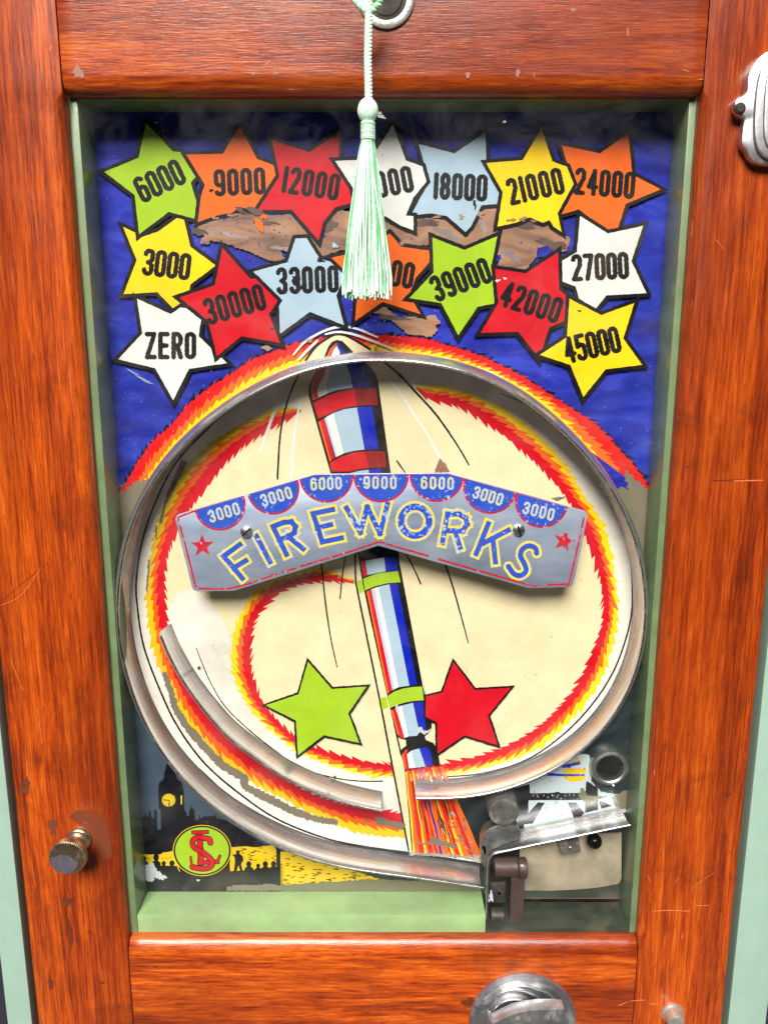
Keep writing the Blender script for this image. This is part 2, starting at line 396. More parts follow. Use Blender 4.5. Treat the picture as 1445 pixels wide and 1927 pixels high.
M['pin'] = metal_mat('nickel_pin', (196, 188, 176), (226, 220, 208), (.28, .45), (150, 140, 128), .2, 200, .2, metal=.8)
M['lever'] = metal_mat('worn_lever', (190, 190, 192), (222, 222, 222), (.3, .5), (120, 112, 98), .3, 150, .3)
M['plated'] = metal_mat('worn_nickel_patch', (92, 88, 97), (116, 111, 122), (.4, .6), (74, 70, 78), .4, 260, .4, metal=.5)
M['cast'] = metal_mat('cast_nickel', (178, 177, 180), (218, 218, 220), (.32, .44), (112, 104, 98), .18, 90, .1)
M['hole'] = paint_mat('dark_hole', (8, 7, 7), .9, 0, 0, False); M['hole'].node_tree.nodes['Principled BSDF'].inputs['Coat Weight'].default_value = 0; M['hole'].node_tree.nodes['Principled BSDF'].inputs['Specular IOR Level'].default_value = .05
M['floor'] = paint_mat('grimy_dark_green', (58, 66, 54), .4, .4, .3)
M['cup'] = metal_mat('zinc_cup', (140, 140, 136), (184, 184, 178), (.35, .6), (70, 66, 58), .4, 120, .4)
M['coverplate'] = paint_mat('grubby_cream_plate', (172, 160, 136), .5, .75, .3)
M['chip'] = paint_mat('white_chip', (190, 196, 204), .6, .2)
def thread_mat():
    m, t, b = base_mat('tassel_thread', .5); oi = N(t, 'ShaderNodeAttribute'); oi.attribute_name = 'tint'
    v = coords(t); n = noise(t, 700, 3, v)
    a = N(t, 'ShaderNodeMath', operation='ADD'); t.links.new(oi.outputs['Fac'], a.inputs[0])
    s = N(t, 'ShaderNodeMath', operation='SUBTRACT'); t.links.new(n, s.inputs[0]); s.inputs[1].default_value = .5; t.links.new(s.outputs[0], a.inputs[1])
    col = ramp(t, a.outputs[0], [(.2, lin((226, 250, 230))), (.5, lin((196, 240, 204))), (.9, lin((92, 190, 122)))])
    t.links.new(col, b.inputs['Base Color']); b.inputs['Sheen Weight'].default_value = .5
    b.inputs['Specular IOR Level'].default_value = .6; b.inputs['Roughness'].default_value = .35
    return m
M['thread'] = thread_mat()
def glass_mat():
    m = bpy.data.materials.new('window_glass'); m.use_nodes = True; t = m.node_tree; t.nodes.clear()
    o = N(t, 'ShaderNodeOutputMaterial'); mx = N(t, 'ShaderNodeMixShader'); tr = N(t, 'ShaderNodeBsdfTransparent'); gl = N(t, 'ShaderNodeBsdfGlossy')
    tr.inputs[0].default_value = (.985, .99, .985, 1); gl.inputs['Roughness'].default_value = .03
    fr = N(t, 'ShaderNodeFresnel'); fr.inputs[0].default_value = 1.45
    gq = N(t, 'ShaderNodeNewGeometry'); iv = N(t, 'ShaderNodeMath', operation='SUBTRACT'); iv.inputs[0].default_value = 1; t.links.new(gq.outputs['Backfacing'], iv.inputs[1])
    fm = N(t, 'ShaderNodeMath', operation='MULTIPLY'); t.links.new(fr.outputs[0], fm.inputs[0]); t.links.new(iv.outputs[0], fm.inputs[1]); t.links.new(fm.outputs[0], mx.inputs[0]); t.links.new(tr.outputs[0], mx.inputs[1]); t.links.new(gl.outputs[0], mx.inputs[2]); df = N(t, 'ShaderNodeBsdfDiffuse'); df.inputs[0].default_value = (.55, .54, .52, 1); m2 = N(t, 'ShaderNodeMixShader')
    v = coords(t, (1, 1, 1.4)); f1 = ramp(t, noise(t, 18, 7, v, .7, 1.2), [(.45, K4), (.80, g4(.03))]); sp = ramp(t, noise(t, 900, 2, coords(t)), [(.75, K4), (.78, g4(.25))])
    t.links.new(mixc(t, 1.0, f1, sp, 'ADD'), m2.inputs[0]); t.links.new(mx.outputs[0], m2.inputs[1]); t.links.new(df.outputs[0], m2.inputs[2]); t.links.new(m2.outputs[0], o.inputs[0])
    return m
M['glass'] = glass_mat()

# ------------------------------------------------------------------ 3D builders
def sweep(name, path, prof, mat, parent, closed_prof=True, smooth=True):
    """path: (x,z) points; prof: (inward offset, Y) points; extruded along the path"""
    c = np.array(path, float); _, nn = normals(c); V, Fc = [], []; m = len(prof)
    for i in range(len(c)):
        for (o, y) in prof: V.append((c[i][0] + nn[i][0] * o, y, c[i][1] + nn[i][1] * o))
    for i in range(len(c) - 1):
        for j in range(m if closed_prof else m - 1):
            a = i * m + j; b = i * m + (j + 1) % m; Fc.append((a, b, b + m, a + m))
    if closed_prof:
        Fc.append(tuple(range(m - 1, -1, -1))); Fc.append(tuple((len(c) - 1) * m + k for k in range(m)))
    me = mesh(name, V, Fc); bm = bmesh.new(); bm.from_mesh(me); bmesh.ops.recalc_face_normals(bm, faces=bm.faces); bm.to_mesh(me); bm.free()
    ys = [p[1] for p in prof]; y0, y1 = min(ys), max(ys)
    at = me.attributes.new('across', 'FLOAT', 'POINT'); at.data.foreach_set('value', [(v[1] - y0) / (y1 - y0 + 1e-9) for v in V])
    L = np.r_[0, np.cumsum(np.hypot(*(c[1:] - c[:-1]).T))]
    at = me.attributes.new('along', 'FLOAT', 'POINT'); at.data.foreach_set('value', [float(L[i]) for i in range(len(c)) for _ in range(m)])
    o = link(name, me, mat, parent)
    return sm_by_angle(o, 50) if smooth else o
def lathe(name, cx, cz, prof, mat, parent, seg=48, knurl=None, cap=True):
    """axis along -Y at (cx, cz); prof: (radius, Y) from back to front"""
    V, Fc = [], []; m = len(prof)
    for j, (r, y) in enumerate(prof):
        for i in range(seg):
            a = 2 * math.pi * i / seg; rr = r
            if knurl and knurl[0] <= j <= knurl[1]: rr = r * (1 + (.014 if i % 2 else -.014))
            V.append((cx + rr * math.cos(a), y, cz + rr * math.sin(a)))
    for j in range(m - 1):
        for i in range(seg):
            a = j * seg + i; b = j * seg + (i + 1) % seg; Fc.append((a, b, b + seg, a + seg))
    if cap: Fc.append(tuple(range((m - 1) * seg, m * seg)))
    me = mesh(name, V, Fc); bm = bmesh.new(); bm.from_mesh(me); bmesh.ops.recalc_face_normals(bm, faces=bm.faces); bm.to_mesh(me); bm.free()
    return sm_by_angle(link(name, me, mat, parent), 30 if not knurl else 12)
def box(name, x0, x1, y0, y1, z0, z1, mat, parent, bev=0.0, rot=None, seg=2):
    bm = bmesh.new(); bmesh.ops.create_cube(bm, size=1)
    for v in bm.verts: v.co = Vector(((x0 + x1) / 2 + v.co.x * (x1 - x0), (y0 + y1) / 2 + v.co.y * (y1 - y0), (z0 + z1) / 2 + v.co.z * (z1 - z0)))
    if bev: bmesh.ops.bevel(bm, geom=bm.edges[:], offset=bev, segments=seg, profile=.6, affect='EDGES')
    me = bpy.data.meshes.new(name); bm.to_mesh(me); bm.free()
    o = link(name, me, mat, parent); return sm_by_angle(o, 40)
def slab(name, poly_px, Yf, thick, mat, parent, bev=0.0, pts=None):
    """polygon traced at its front plane, extruded backwards"""
    W = pts or [P(a, b, Yf) for a, b in poly_px]
    bm = bmesh.new(); vs = [bm.verts.new(p) for p in W]; f = bm.faces.new(vs); f.normal_update()
    if f.normal.y > 0: f.normal_flip()
    r = bmesh.ops.extrude_face_region(bm, geom=[f]); nv = [e for e in r['geom'] if isinstance(e, bmesh.types.BMVert)]
    # extrusion duplicates: push the duplicate back, keep the original as the rear cap
    front = [v for v in bm.verts if v not in nv]
    for v in nv: v.co.y -= 0
    for v in front: v.co.y += thick
    bmesh.ops.recalc_face_normals(bm, faces=bm.faces)
    if bev:
        es = [e for e in bm.edges if abs(e.verts[0].co.y - Yf) < 1e-6 and abs(e.verts[1].co.y - Yf) < 1e-6 and len(e.link_faces) == 2]
        bmesh.ops.bevel(bm, geom=es, offset=bev, segments=2, profile=.5, affect='EDGES')
    me = bpy.data.meshes.new(name); bm.to_mesh(me); bm.free()
    return sm_by_angle(link(name, me, mat, parent), 30)
def tubes(name, lines, r, mat, parent, seg=6, tints=None):
    V, Fc, T = [], [], []
    for li, l in enumerate(lines):
        l = [Vector(p) for p in l]; n = len(l); b0 = len(V)
        for i in range(n):
            t = (l[min(i + 1, n - 1)] - l[max(i - 1, 0)]).normalized(); u = t.cross(Vector((0, 1, 0.01))).normalized(); v = t.cross(u)
            rr = r[li] if isinstance(r, list) else r
            for k in range(seg):
                a = 2 * math.pi * k / seg; V.append(l[i] + u * math.cos(a) * rr + v * math.sin(a) * rr); T.append(tints[li] if tints else .2)
        for i in range(n - 1):
            for k in range(seg):
                a = b0 + i * seg + k; b = b0 + i * seg + (k + 1) % seg; Fc.append((a, b, b + seg, a + seg))
        Fc.append(tuple(b0 + k for k in range(seg))); Fc.append(tuple(b0 + (n - 1) * seg + k for k in reversed(range(seg))))
    me = mesh(name, V, Fc)
    at = me.attributes.new('tint', 'FLOAT', 'POINT'); at.data.foreach_set('value', T)
    return link(name, me, mat, parent, smooth=True)

# ================================================================== 1. SURROUND
def struct(o): o['kind'] = 'structure'; return o
struct(box('background', -1.5, 1.5, .45, .47, -1.2, 1.0, paint_mat('dark_background', (26, 26, 40), .9, 0, 0, False), None))
gm, gt, gb = base_mat('worn_paving', .8); gt.links.new(ramp(gt, noise(gt, 3, 6, coords(gt)), [(.3, lin((92, 88, 84))), (.7, lin((128, 122, 114)))]), gb.inputs['Base Color'])
struct(box('ground', -12, 12, -12, 3, -1.5, -1.35, gm, None))
wm, wt_, wb = base_mat('dark_blocker_wall', .85); wt_.links.new(ramp(wt_, noise(wt_, 2.2, 7, coords(wt_), .7), [(.3, lin((40, 34, 38))), (.7, lin((74, 62, 62)))]), wb.inputs['Base Color'])
struct(box('unseen_blocker_wall', -9, 9, -5.3, -5.0, -1.35, 2.3, wm, None))  # added unseen behind the camera to block low sky from the glass
# ================================================================== 2. CABINET CASE + DOOR
xl_out = P(72, 1927, 0).x; xr_out = P(1358, 1927, 0).x
xl = P(118, 180, 0).x; xr = P(1322, 188, 0).x
zt = P(722, 175, 0).z; zb = P(722, 1774, 0).z
ZT, ZB = zt + .105, zb - .11
case = thing('cabinet_case', (0, .1, ZB), 'pale mint green painted cabinet case showing as narrow strips outside the wooden door', 'cabinet')
gap = .0035
wl = P(16, 1927, 0).x; wr = P(1439, 1927, 0).x
box('side_panel', wl, xl_out - gap, -.001, .22, ZB - .03, ZT + .03, M['case'], case, .0015)
box('side_panel', xr_out + gap, wr, -.001, .22, ZB - .03, ZT + .03, M['case'], case, .0015)
box('back_panel', xl_out - gap, xr_out + gap, .205, .22, ZB - .03, ZT + .03, M['hole'], case)
box('bottom_panel', xl_out - gap, xr_out + gap, .001, .204, ZB - .03, ZB - .004, M['case'], case)
box('top_panel', xl_out - gap, xr_out + gap, .001, .204, ZT + .004, ZT + .03, M['case'], case)

door = thing('front_frame', (0, .01, ZB), 'varnished orange brown wooden frame around the game window, scuffed and chipped', 'frame')
def stile(x_in, x_out, mat):
    s = 1 if x_in > x_out else -1; V, Fc = [], []
    zs = [ZB, zb - .004, zb - .0005] + [zb + .0005 + .0022 * k for k in range(6)] + list(np.linspace(zb + .02, zt - .02, 30)) + [zt - .0005 - .0022 * k for k in reversed(range(6))] + [zt + .0005, zt + .004, ZT]
    for z in zs:
        k = 0.06 if (z <= zb or z >= zt) else 1.0 - .0
        d = min(z - zb, zt - z)
        if d > 0: k = .06 + .94 * min(1, d / .013) ** .6
        r = .0085 * k
        ring = [(x_out, .022)] + [(x_out, .002)] + [(x_out + s * .0006, .0006), (x_out + s * .002, 0)]
        for a in range(0, 91, 15):
            ring.append((x_in - s * r + s * r * math.sin(math.radians(a)), r * .8 - r * .8 * math.cos(math.radians(a))))
        ring.append((x_in, .022))
        for (x, y) in ring: V.append((x + random.uniform(-1, 1) * .00015 * (y < .02), y, z))
    m = len(ring)
    for i in range(len(zs) - 1):
        for j in range(m):
            a = i * m + j; b = i * m + (j + 1) % m; Fc.append((a, b, b + m, a + m))
    Fc += [tuple(range(m)), tuple((len(zs) - 1) * m + k for k in range(m))]
    me = mesh('stile', V, Fc); bm = bmesh.new(); bm.from_mesh(me); bmesh.ops.recalc_face_normals(bm, faces=bm.faces); bm.to_mesh(me); bm.free()
    return sm_by_angle(link('stile', me, mat, door), 50)
stile(xl, xl_out, M['wood_v']); stile(xr, xr_out, M['wood_v2'])
def rail(z_in, z_out, mat):
    s = 1 if z_in > z_out else -1; V, Fc = [], []; g = .0005
    xs = [xl + g, xl + g + .0008] + list(np.linspace(xl + .008, xr - .008, 26)) + [xr - g - .0008, xr - g]
    R = .0100 if z_in > 0 else .0145; RY = .0068
    for i, x in enumerate(xs):
        e = .0005 if i in (0, len(xs) - 1) else 0
        ring = [(z_out, .022), (z_out, e)]
        for a in range(0, 91, 15): ring.append((z_in - s * R + s * (R) * math.sin(math.radians(a)), e + RY - RY * math.cos(math.radians(a))))
        ring.append((z_in, .022))
        for (z, y) in ring: V.append((x, y, z + random.uniform(-1, 1) * .00012 * (y < .02)))
    m = len(ring)
    for i in range(len(xs) - 1):
        for j in range(m):
            a = i * m + j; b = i * m + (j + 1) % m; Fc.append((a, b, b + m, a + m))
    Fc += [tuple(range(m)), tuple((len(xs) - 1) * m + k for k in range(m))]
    me = mesh('rail', V, Fc); bm = bmesh.new(); bm.from_mesh(me); bmesh.ops.recalc_face_normals(bm, faces=bm.faces); bm.to_mesh(me); bm.free()
    return sm_by_angle(link('rail', me, mat, door), 50)
rail(zt, ZT, M['wood_h']); rail(zb, ZB, M['wood_h2'])
# scratches, chips and stains of their own shape in the varnish
def marks(z, items, mat, Y=-.00006, name='scratch'):
    for pts, wd in items:
        o = paint(name, rough(ribbon(Z(z, *pts), wd, 'both', rag=.25), 2, .15), mat, door, Y=Y)
sc = paint_mat('scratched_varnish', (206, 112, 66), .5, .1); st_ = paint_mat('dark_stain', (104, 40, 12), .45, .2); gr = paint_mat('scuffed_grey', (150, 100, 84), .5, .2)
marks('BR', [([(530, 312), (700, 306), (830, 316)], 1.6), ([(870, 270), (980, 268)], 1.0), ([(350, 1025), (420, 1015), (480, 1014)], 1.6), ([(500, 1045), (580, 1042)], 1.8), ([(490, 35), (520, 90)], .9), ([(700, 90), (735, 50)], .8), ([(835, 135), (940, 60), (1020, 5)], .6), ([(265, 1058), (340, 1025)], 1.8)], sc)
marks('z1', [([(1000, 245), (1022, 228)], 2.2), ([(640, 40), (700, 44)], .8), ([(560, 210), (600, 216)], .8), ([(190, 190), (196, 165)], 1.5), ([(860, 150), (900, 156)], 1)], sc)
marks('z2', [([(917, 105), (918, 135)], 2.2), ([(1120, 262), (1150, 268)], 1.6), ([(565, 270), (568, 288)], 1.6), ([(1180, 300), (1200, 296)], 1.2)], sc)
marks('px', [([(20, 1240), (44, 1300)], .9), ([(0, 1140), (40, 1120), (78, 1068)], 1.0), ([(70, 1330), (80, 1400)], .8), ([(1380, 905), (1436, 904)], 2.2), ([(1345, 450), (1362, 470)], .9), ([(130, 700), (140, 780)], .8)], sc)
marks('px', [([(1338, 905), (1400, 903)], 3.0), ([(0, 1136), (40, 1100), (90, 1060)], 1.5), ([(1290, 880), (1300, 875)], 3)], st_, -.00004, 'stain')
def blob(cx, cy, rx, ry, n=26, irr=.3, ang=0):
    out = []
    ph = [random.uniform(0, 6.28) for _ in range(4)]
    for k in range(n):
        a = 2 * math.pi * k / n; r = 1 + irr * (math.sin(2 * a + ph[0]) * .4 + math.sin(3 * a + ph[1]) * .35 + math.sin(5 * a + ph[2]) * .3 + math.sin(9 * a + ph[3]) * .2)
        x = rx * r * math.cos(a); y = ry * r * math.sin(a); out.append((cx + x * math.cos(ang) - y * math.sin(ang), cy + x * math.sin(ang) + y * math.cos(ang)))
    return out
kp = paint_mat('worn_through_varnish', (112, 50, 20), .6, .25)
paint('worn_patch', rough(Z('KN', (345, 890), (390, 860), (450, 865), (500, 885), (540, 920), (550, 985), (560, 1040), (560, 1090), (520, 1110), (485, 1060), (440, 960), (380, 920)), 2, 1.2), kp, door, Y=-.00005)
paint('worn_patch', blob(266 / 2.65, 1200 + 940 / 2.65, 8, 18, irr=.5), kp, door, Y=-.00005)
for a, b, rx, ry in ((148, 136, 10, 11), (360, 20, 3, 3), (520, 137, 5, 3), (476, 138, 4, 3), (880, 141, 5, 5), (974, 137, 4, 7), (949, 229, 3, 3), (1078, 18, 4, 4)):
    paint('chip', blob(a, b, rx, ry, 14, .5), gr, door, Y=-.00008)
for a, b, rx, ry in ((885, 1888, 16, 9), (1368, 1496, 6, 5), (128, 1697, 12, 10), (133, 1760, 5, 26), (96, 1850, 4, 14), (1170, 300, 0, 0), (250, 1360, 0, 0), (48, 1480, 8, 18), (170, 1755, 3, 4), (192, 1850, 4, 3)):
    if rx: paint('stain', blob(a, b, rx, ry, 18, .5), st_, door, Y=-.00009)

# green inner liner (four strips)
LI = .0068; ly0, ly1 = .0092, .036
zlt = P(722, 211, BY).z; zlb = P(722, 1677, BY).z
lxl = P(181, 280, BY).x; lxr = P(1262, 280, BY).x
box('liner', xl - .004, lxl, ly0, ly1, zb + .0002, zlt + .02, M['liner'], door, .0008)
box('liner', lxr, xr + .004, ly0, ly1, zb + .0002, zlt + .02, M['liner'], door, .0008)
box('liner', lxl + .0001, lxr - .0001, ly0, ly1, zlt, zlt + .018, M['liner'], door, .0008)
# the bottom strip is cut away on the right, where the ball is struck
xc = P(913, 1720, .012).x
box('liner', lxl + .0001, xc, ly0, ly1, zb + .0002, zlb, M['liner_lit'], door, .0008)
box('liner', xc + .0002, lxr - .0001, ly0, ly1, zb + .0002, zb + .0035, M['floor'], door, .0006)
box('glass_pane', xl + .0002, xr - .0002, .0072, .0088, zb + .0002, zt - .0002, M['glass'], door)

# ================================================================== 3. PLAYFIELD
pf = thing('playfield', (0, BY, zlb), 'painted metal backboard of the pin game with numbered stars, rocket and flames behind the glass', 'game board')
board = box('board', lxl - .002, lxr + .002, BY, BY + .004, zlb - .006, zlt + .004, M['brown'], pf)
def A(name, polys, mat, parent, Y=None):
    if polys and not isinstance(polys[0][0], (list, tuple, np.ndarray)): polys = [polys]
    if name == 'ripples': return paint(name, polys, mat, parent, Y)
    Y = nextY() if Y is None else Y
    return [paint(name, p, mat, parent, Y) for p in polys][0]
FT = (722.5, 649.0)
def to_board(pts, k=.9525): return [(FT[0] + (a - FT[0]) * k, FT[1] + (b - FT[1]) * k) for a, b in pts]
A('blue_ground', [(150, 190), (1290, 190), (1265, 970), (180, 970)], M['blue'], pf)
A('lower_ground', [(190, 950), (1260, 950), (1215, 1690), (235, 1690)], M['dusk'], pf)
A('lower_floor', [(905, 1640), (1200, 1640), (1200, 1690), (905, 1690)], M['floor'], pf)
A('faded_edge', rough([(205, 925), (300, 880), (330, 1050), (255, 1350), (215, 1200)], 6, 4), M['olive'], pf)
A('faded_edge', rough([(1150, 920), (1240, 915), (1230, 1210), (1195, 1290), (1180, 1100)], 6, 4), M['olive'], pf)
# --- outer corona
outer = spline([(200, 962), (226, 928), (253, 881), (288, 831), (323, 800), (352, 765), (390, 732), (431, 707), (473, 678), (514, 661), (556, 646), (600, 637), (640, 632), (709, 630), (763, 634), (805, 639), (846, 651), (888, 664), (929, 681), (971, 702), (1012, 727), (1054, 756), (1095, 782), (1128, 806), (1170, 850), (1199, 883), (1218, 912), (1240, 945)], 400)
lip_px = ([(783, 1503), (849, 1506), (905, 1502), (961, 1486), (1036, 1456), (1111, 1408), (1167, 1337), (1200, 1270), (1216, 1195), (1219, 1132), (1215, 1090), (1203, 1032), (1187, 979), (1158, 920), (1128, 879), (1095, 833), (1054, 797), (1012, 757), (971, 728), (929, 703), (888, 688.6), (846, 678), (804, 671), (763, 667), (721, 665), (680, 665), (640, 668), (600, 675), (577, 682), (535, 697), (494, 718), (452, 740), (411, 769), (381, 794), (330, 839), (296, 881), (268, 924), (249, 970), (234, 1017), (224, 1071), (218, 1133), (219, 1199), (232, 1255), (248, 1310), (271, 1367), (301, 1419), (338, 1467), (364, 1490), (409, 1531), (461, 1565), (517, 1594), (573, 1616), (629, 1632), (686, 1641), (740, 1646), (812, 1656), (868, 1665), (909, 1671)])
rb = spline(to_board(lip_px[15:38]), 400)[::-1]   # top arc of the ring, left to right
def lerp(a, b, t): return a * (1 - t) + b * t
A('flame_outline', jag(outer, -1, 9, 17, 12) + [tuple(p) for p in rb[::-1]], M['black'], pf)
o2 = lerp(outer, rb, .03)
A('flame', jag(o2, -1, 5, 13, 9) + [tuple(p) for p in rb[::-1]], M['flamered'], pf)
A('flame', jag(lerp(outer, rb, .46), -1, 9, 15, 13) + [tuple(p) for p in rb[::-1]], M['orange'], pf)
A('flame', jag(lerp(outer, rb, .72), -1, 8, 15, 12) + [tuple(p) for p in rb[::-1]], M['yellow'], pf)
A('flame', jag(lerp(outer, rb, .93), -1, 4, 18, 10) + [tuple(p) for p in rb[::-1]], M['offwhite'], pf)
A('faded_edge', rough([(200, 945), (232, 925), (262, 905), (290, 900), (262, 960), (235, 1010), (205, 1060)], 4, 5), M['gridge'], pf)
A('faded_edge', rough([(1172, 880), (1200, 905), (1222, 925), (1235, 960), (1225, 1090), (1205, 1020), (1190, 960)], 4, 4), M['gridge'], pf)
# --- white and cream ground inside the ring
# --- London silhouette, bottom left
sl = lambda *p: Z('SL', *p)
A('dusk_sky', rough([(225, 1290), (330, 1400), (560, 1640), (530, 1680), (240, 1685), (240, 1400)], 20, .2), M['sky'], pf)
A('skyline', rough(sl((60, 540), (125, 540), (140, 575), (158, 560), (165, 515), (175, 560), (192, 562), (197, 500), (212, 515), (218, 565), (242, 582), (247, 510), (257, 495), (270, 520), (274, 680), (304, 680), (302, 500), (285, 490), (280, 320), (292, 250), (325, 230), (333, 180), (345, 130), (358, 80), (364, 20), (376, 20), (400, 110), (430, 150), (450, 215), (488, 250), (512, 320), (518, 500), (526, 520), (533, 512), (540, 555), (558, 560), (562, 500), (575, 485), (582, 455), (590, 485), (606, 500), (612, 560), (620, 592), (648, 585), (657, 535), (665, 580), (695, 562), (702, 545), (708, 562), (745, 562), (750, 548), (760, 562), (800, 545), (808, 575), (900, 600), (1445, 940), (1445, 1300), (120, 1300), (60, 900)), 5, .25), M['navy'], pf)
A('river', [rough(sl((60, 893), (200, 905), (300, 905), (330, 885), (420, 875), (480, 1060), (60, 1060)), 4, .6), rough(sl((930, 840), (1050, 832), (1160, 840), (1240, 828), (1330, 822), (1350, 870), (1352, 1070), (930, 1070)), 4, .6), sl((1385, 880), (1500, 880), (2300, 1130), (3120, 1215), (1385, 1195))], M['gold'], pf)
rp_ = []
def crowd(heads, base):
    out = []
    for (x, y, r) in heads: out.append(sl(*[(x + a, y + b) for a, b in arc(0, 0, r, r * 1.1, 0, 330, 10)])); out.append(sl((x - r * 1.7, base), (x - r * 1.6, y + r * 1.6), (x - r * .7, y + r * .9), (x + r * .7, y + r * .9), (x + r * 1.7, y + r * 1.7), (x + r * 1.8, base)))
    return out
A('crowd', sl((60, 1000), (450, 1010), (480, 1080), (60, 1080)), M['navy'], pf)
Yc = nextY()
for h in ((155, 945, 20), (262, 940, 24), (330, 985, 20), (405, 985, 24)):
    hd = crowd([h], 1040); A('spectator', hd[1], M['navy'], pf); A('spectator_head', hd[0], M['navy'], pf)
A('spectator_hat', sl((232, 935), (292, 935), (285, 922), (275, 900), (245, 900)), M['navy'], pf)
A('crowd', rough(sl((930, 1055), (1050, 1060), (1060, 1030), (1360, 1015), (1390, 860), (1355, 840), (1352, 1100), (930, 1100)), 5, .3) if False else sl((925, 1058), (1350, 1030), (1352, 1100), (925, 1100)), M['navy'], pf)
for h in ((1100, 992, 24), (1185, 1008, 18), (1250, 992, 24), (1325, 990, 24)):
    hd = crowd([h], 1060); A('spectator', hd[1], M['navy'], pf); A('spectator_head', hd[0], M['navy'], pf)
A('standing_man', sl((985, 905), (988, 870), (1012, 868), (1018, 900), (1045, 920), (1052, 960), (1030, 990), (1048, 1062), (1024, 1062), (1006, 1000), (990, 1062), (962, 1062), (975, 985), (972, 930), (946, 905)), M['navy'], pf)
A('post', sl((1350, 850), (1386, 860), (1388, 1200), (1350, 1200)), M['navy'], pf)
# ripples on the water: short dashes
rip = []
for i in range(26): x, y = random.uniform(960, 1340), random.uniform(845, 960); rip.append(sl((x, y), (x + random.uniform(22, 55), y - 4), (x + random.uniform(22, 50), y + 6)))
for i in range(8): x, y = random.uniform(150, 400), random.uniform(900, 945); rip.append(sl((x, y), (x + 28, y - 3), (x + 26, y + 5)))
for i in range(250):
    x, y = random.uniform(1392, 3100), random.uniform(880, 1200)
    if y > 880 + max(0, (x - 1500)) * .17: rip.append(sl((x, y), (x + random.uniform(24, 70), y - 5), (x + random.uniform(24, 60), y + 7)))
for i in range(24): y = 985 + i * 9; rip.append(sl((1386, y), (1386 + random.uniform(25, 55), y + 8), (1386, y + 5)))
o = A('ripples', rip, M['black'], pf); o['kind'] = 'stuff'
A('foreground_bank', rough(sl((60, 1060), (1352, 1070), (1388, 1195), (1380, 1260), (60, 1260)), 6, .5), M['navy'], pf)
A('clock_face', sl(*arc(375, 413, 61, 58, 0, 345, 24)), M['gold'], pf)
A('clock_mark', [sl((375 + math.cos(a) * 56, 413 + math.sin(a) * 53), (375 + math.cos(a + .09) * 44, 413 + math.sin(a + .09) * 42), (375 + math.cos(a - .09) * 44, 413 + math.sin(a - .09) * 42)) for a in [math.radians(30 * k) for k in range(12)]], M['navy'], pf)
A('clock_hand', sl((378, 412), (384, 412), (386, 468), (374, 468)), M['navy'], pf); A('clock_hand', sl((325, 405), (378, 412), (376, 420), (325, 414)), M['navy'], pf)
A('lit_window', sl((483, 372), (497, 370), (497, 452), (485, 452)), M['gold'], pf)
A('paint_chip', [rough(sl((170, 1000), (215, 975), (250, 1010), (270, 1050), (360, 1110), (320, 1140), (250, 1110), (230, 1150), (175, 1140), (160, 1080)), 2, 2.2), rough(sl((625, 1130), (660, 1135), (650, 1150), (630, 1148)), 2, .6)], M['chip'], pf)
A('scraped_edge', rough(sl((900, 1200), (1000, 1180), (1150, 1185), (1300, 1170), (1400, 1190), (1400, 1235), (900, 1235)), 3, 1.6), M['gridge'], pf)
A('scraped_edge', rough([(528, 1664), (620, 1660), (700, 1655), (800, 1657), (905, 1664), (905, 1690), (528, 1690)], 3, 1.6), M['olive'], pf)
# emblem
lg = A('emblem', sl(*arc(678, 870, 266, 232, 0, 354, 60)), M['gold'], pf); lg['label'] = 'round green emblem with a red interlaced S and L'
for r_, m_ in (((259, 225), 'black'), ((243, 211), 'green')):
    o = A('emblem_disc', sl(*arc(678, 870, r_[0], r_[1], 0, 354, 60)), M[m_], pf); o.parent = lg
Sp = spline([(752, 800), (744, 768), (700, 758), (640, 748), (594, 780), (604, 838), (680, 885), (750, 940), (772, 985), (740, 1025), (670, 1035), (590, 1018)], 40)
Sp = [tuple(p) for p in Sp]
Lp = [[(655, 715), (668, 978)], [(600, 706), (720, 702)], [(655, 978), (815, 972)], [(815, 972), (838, 920)]]
S_px = [sl(*Sp)]; L_px = [sl(*l) for l in Lp]
flag = [sl((715, 770), (752, 800))]; tail = [sl((585, 1030), (575, 930))]
for wv, m_ in ((1, 'black'), (0, 'red')):
    for k, (l, wd_) in enumerate(((L_px[0], 9.0), (L_px[1], 5.0), (L_px[2], 6.0), (L_px[3], 3.0))): strokes_mesh('emblem_letter', [l], wd_ + 3.0 * wv, M[m_], lg, st=.5, rag=.05, square=(k < 3))
for wv, m_ in ((1, 'black'), (0, 'red')):
    strokes_mesh('emblem_letter', S_px, 8.0 + 3.2 * wv, M[m_], lg, st=.5, rag=.05)
    for l in (tail[0], sl((748, 765), (755, 812))): strokes_mesh('emblem_letter', [l], 2.6 + 2.0 * wv, M[m_], lg, st=.5, rag=.05)

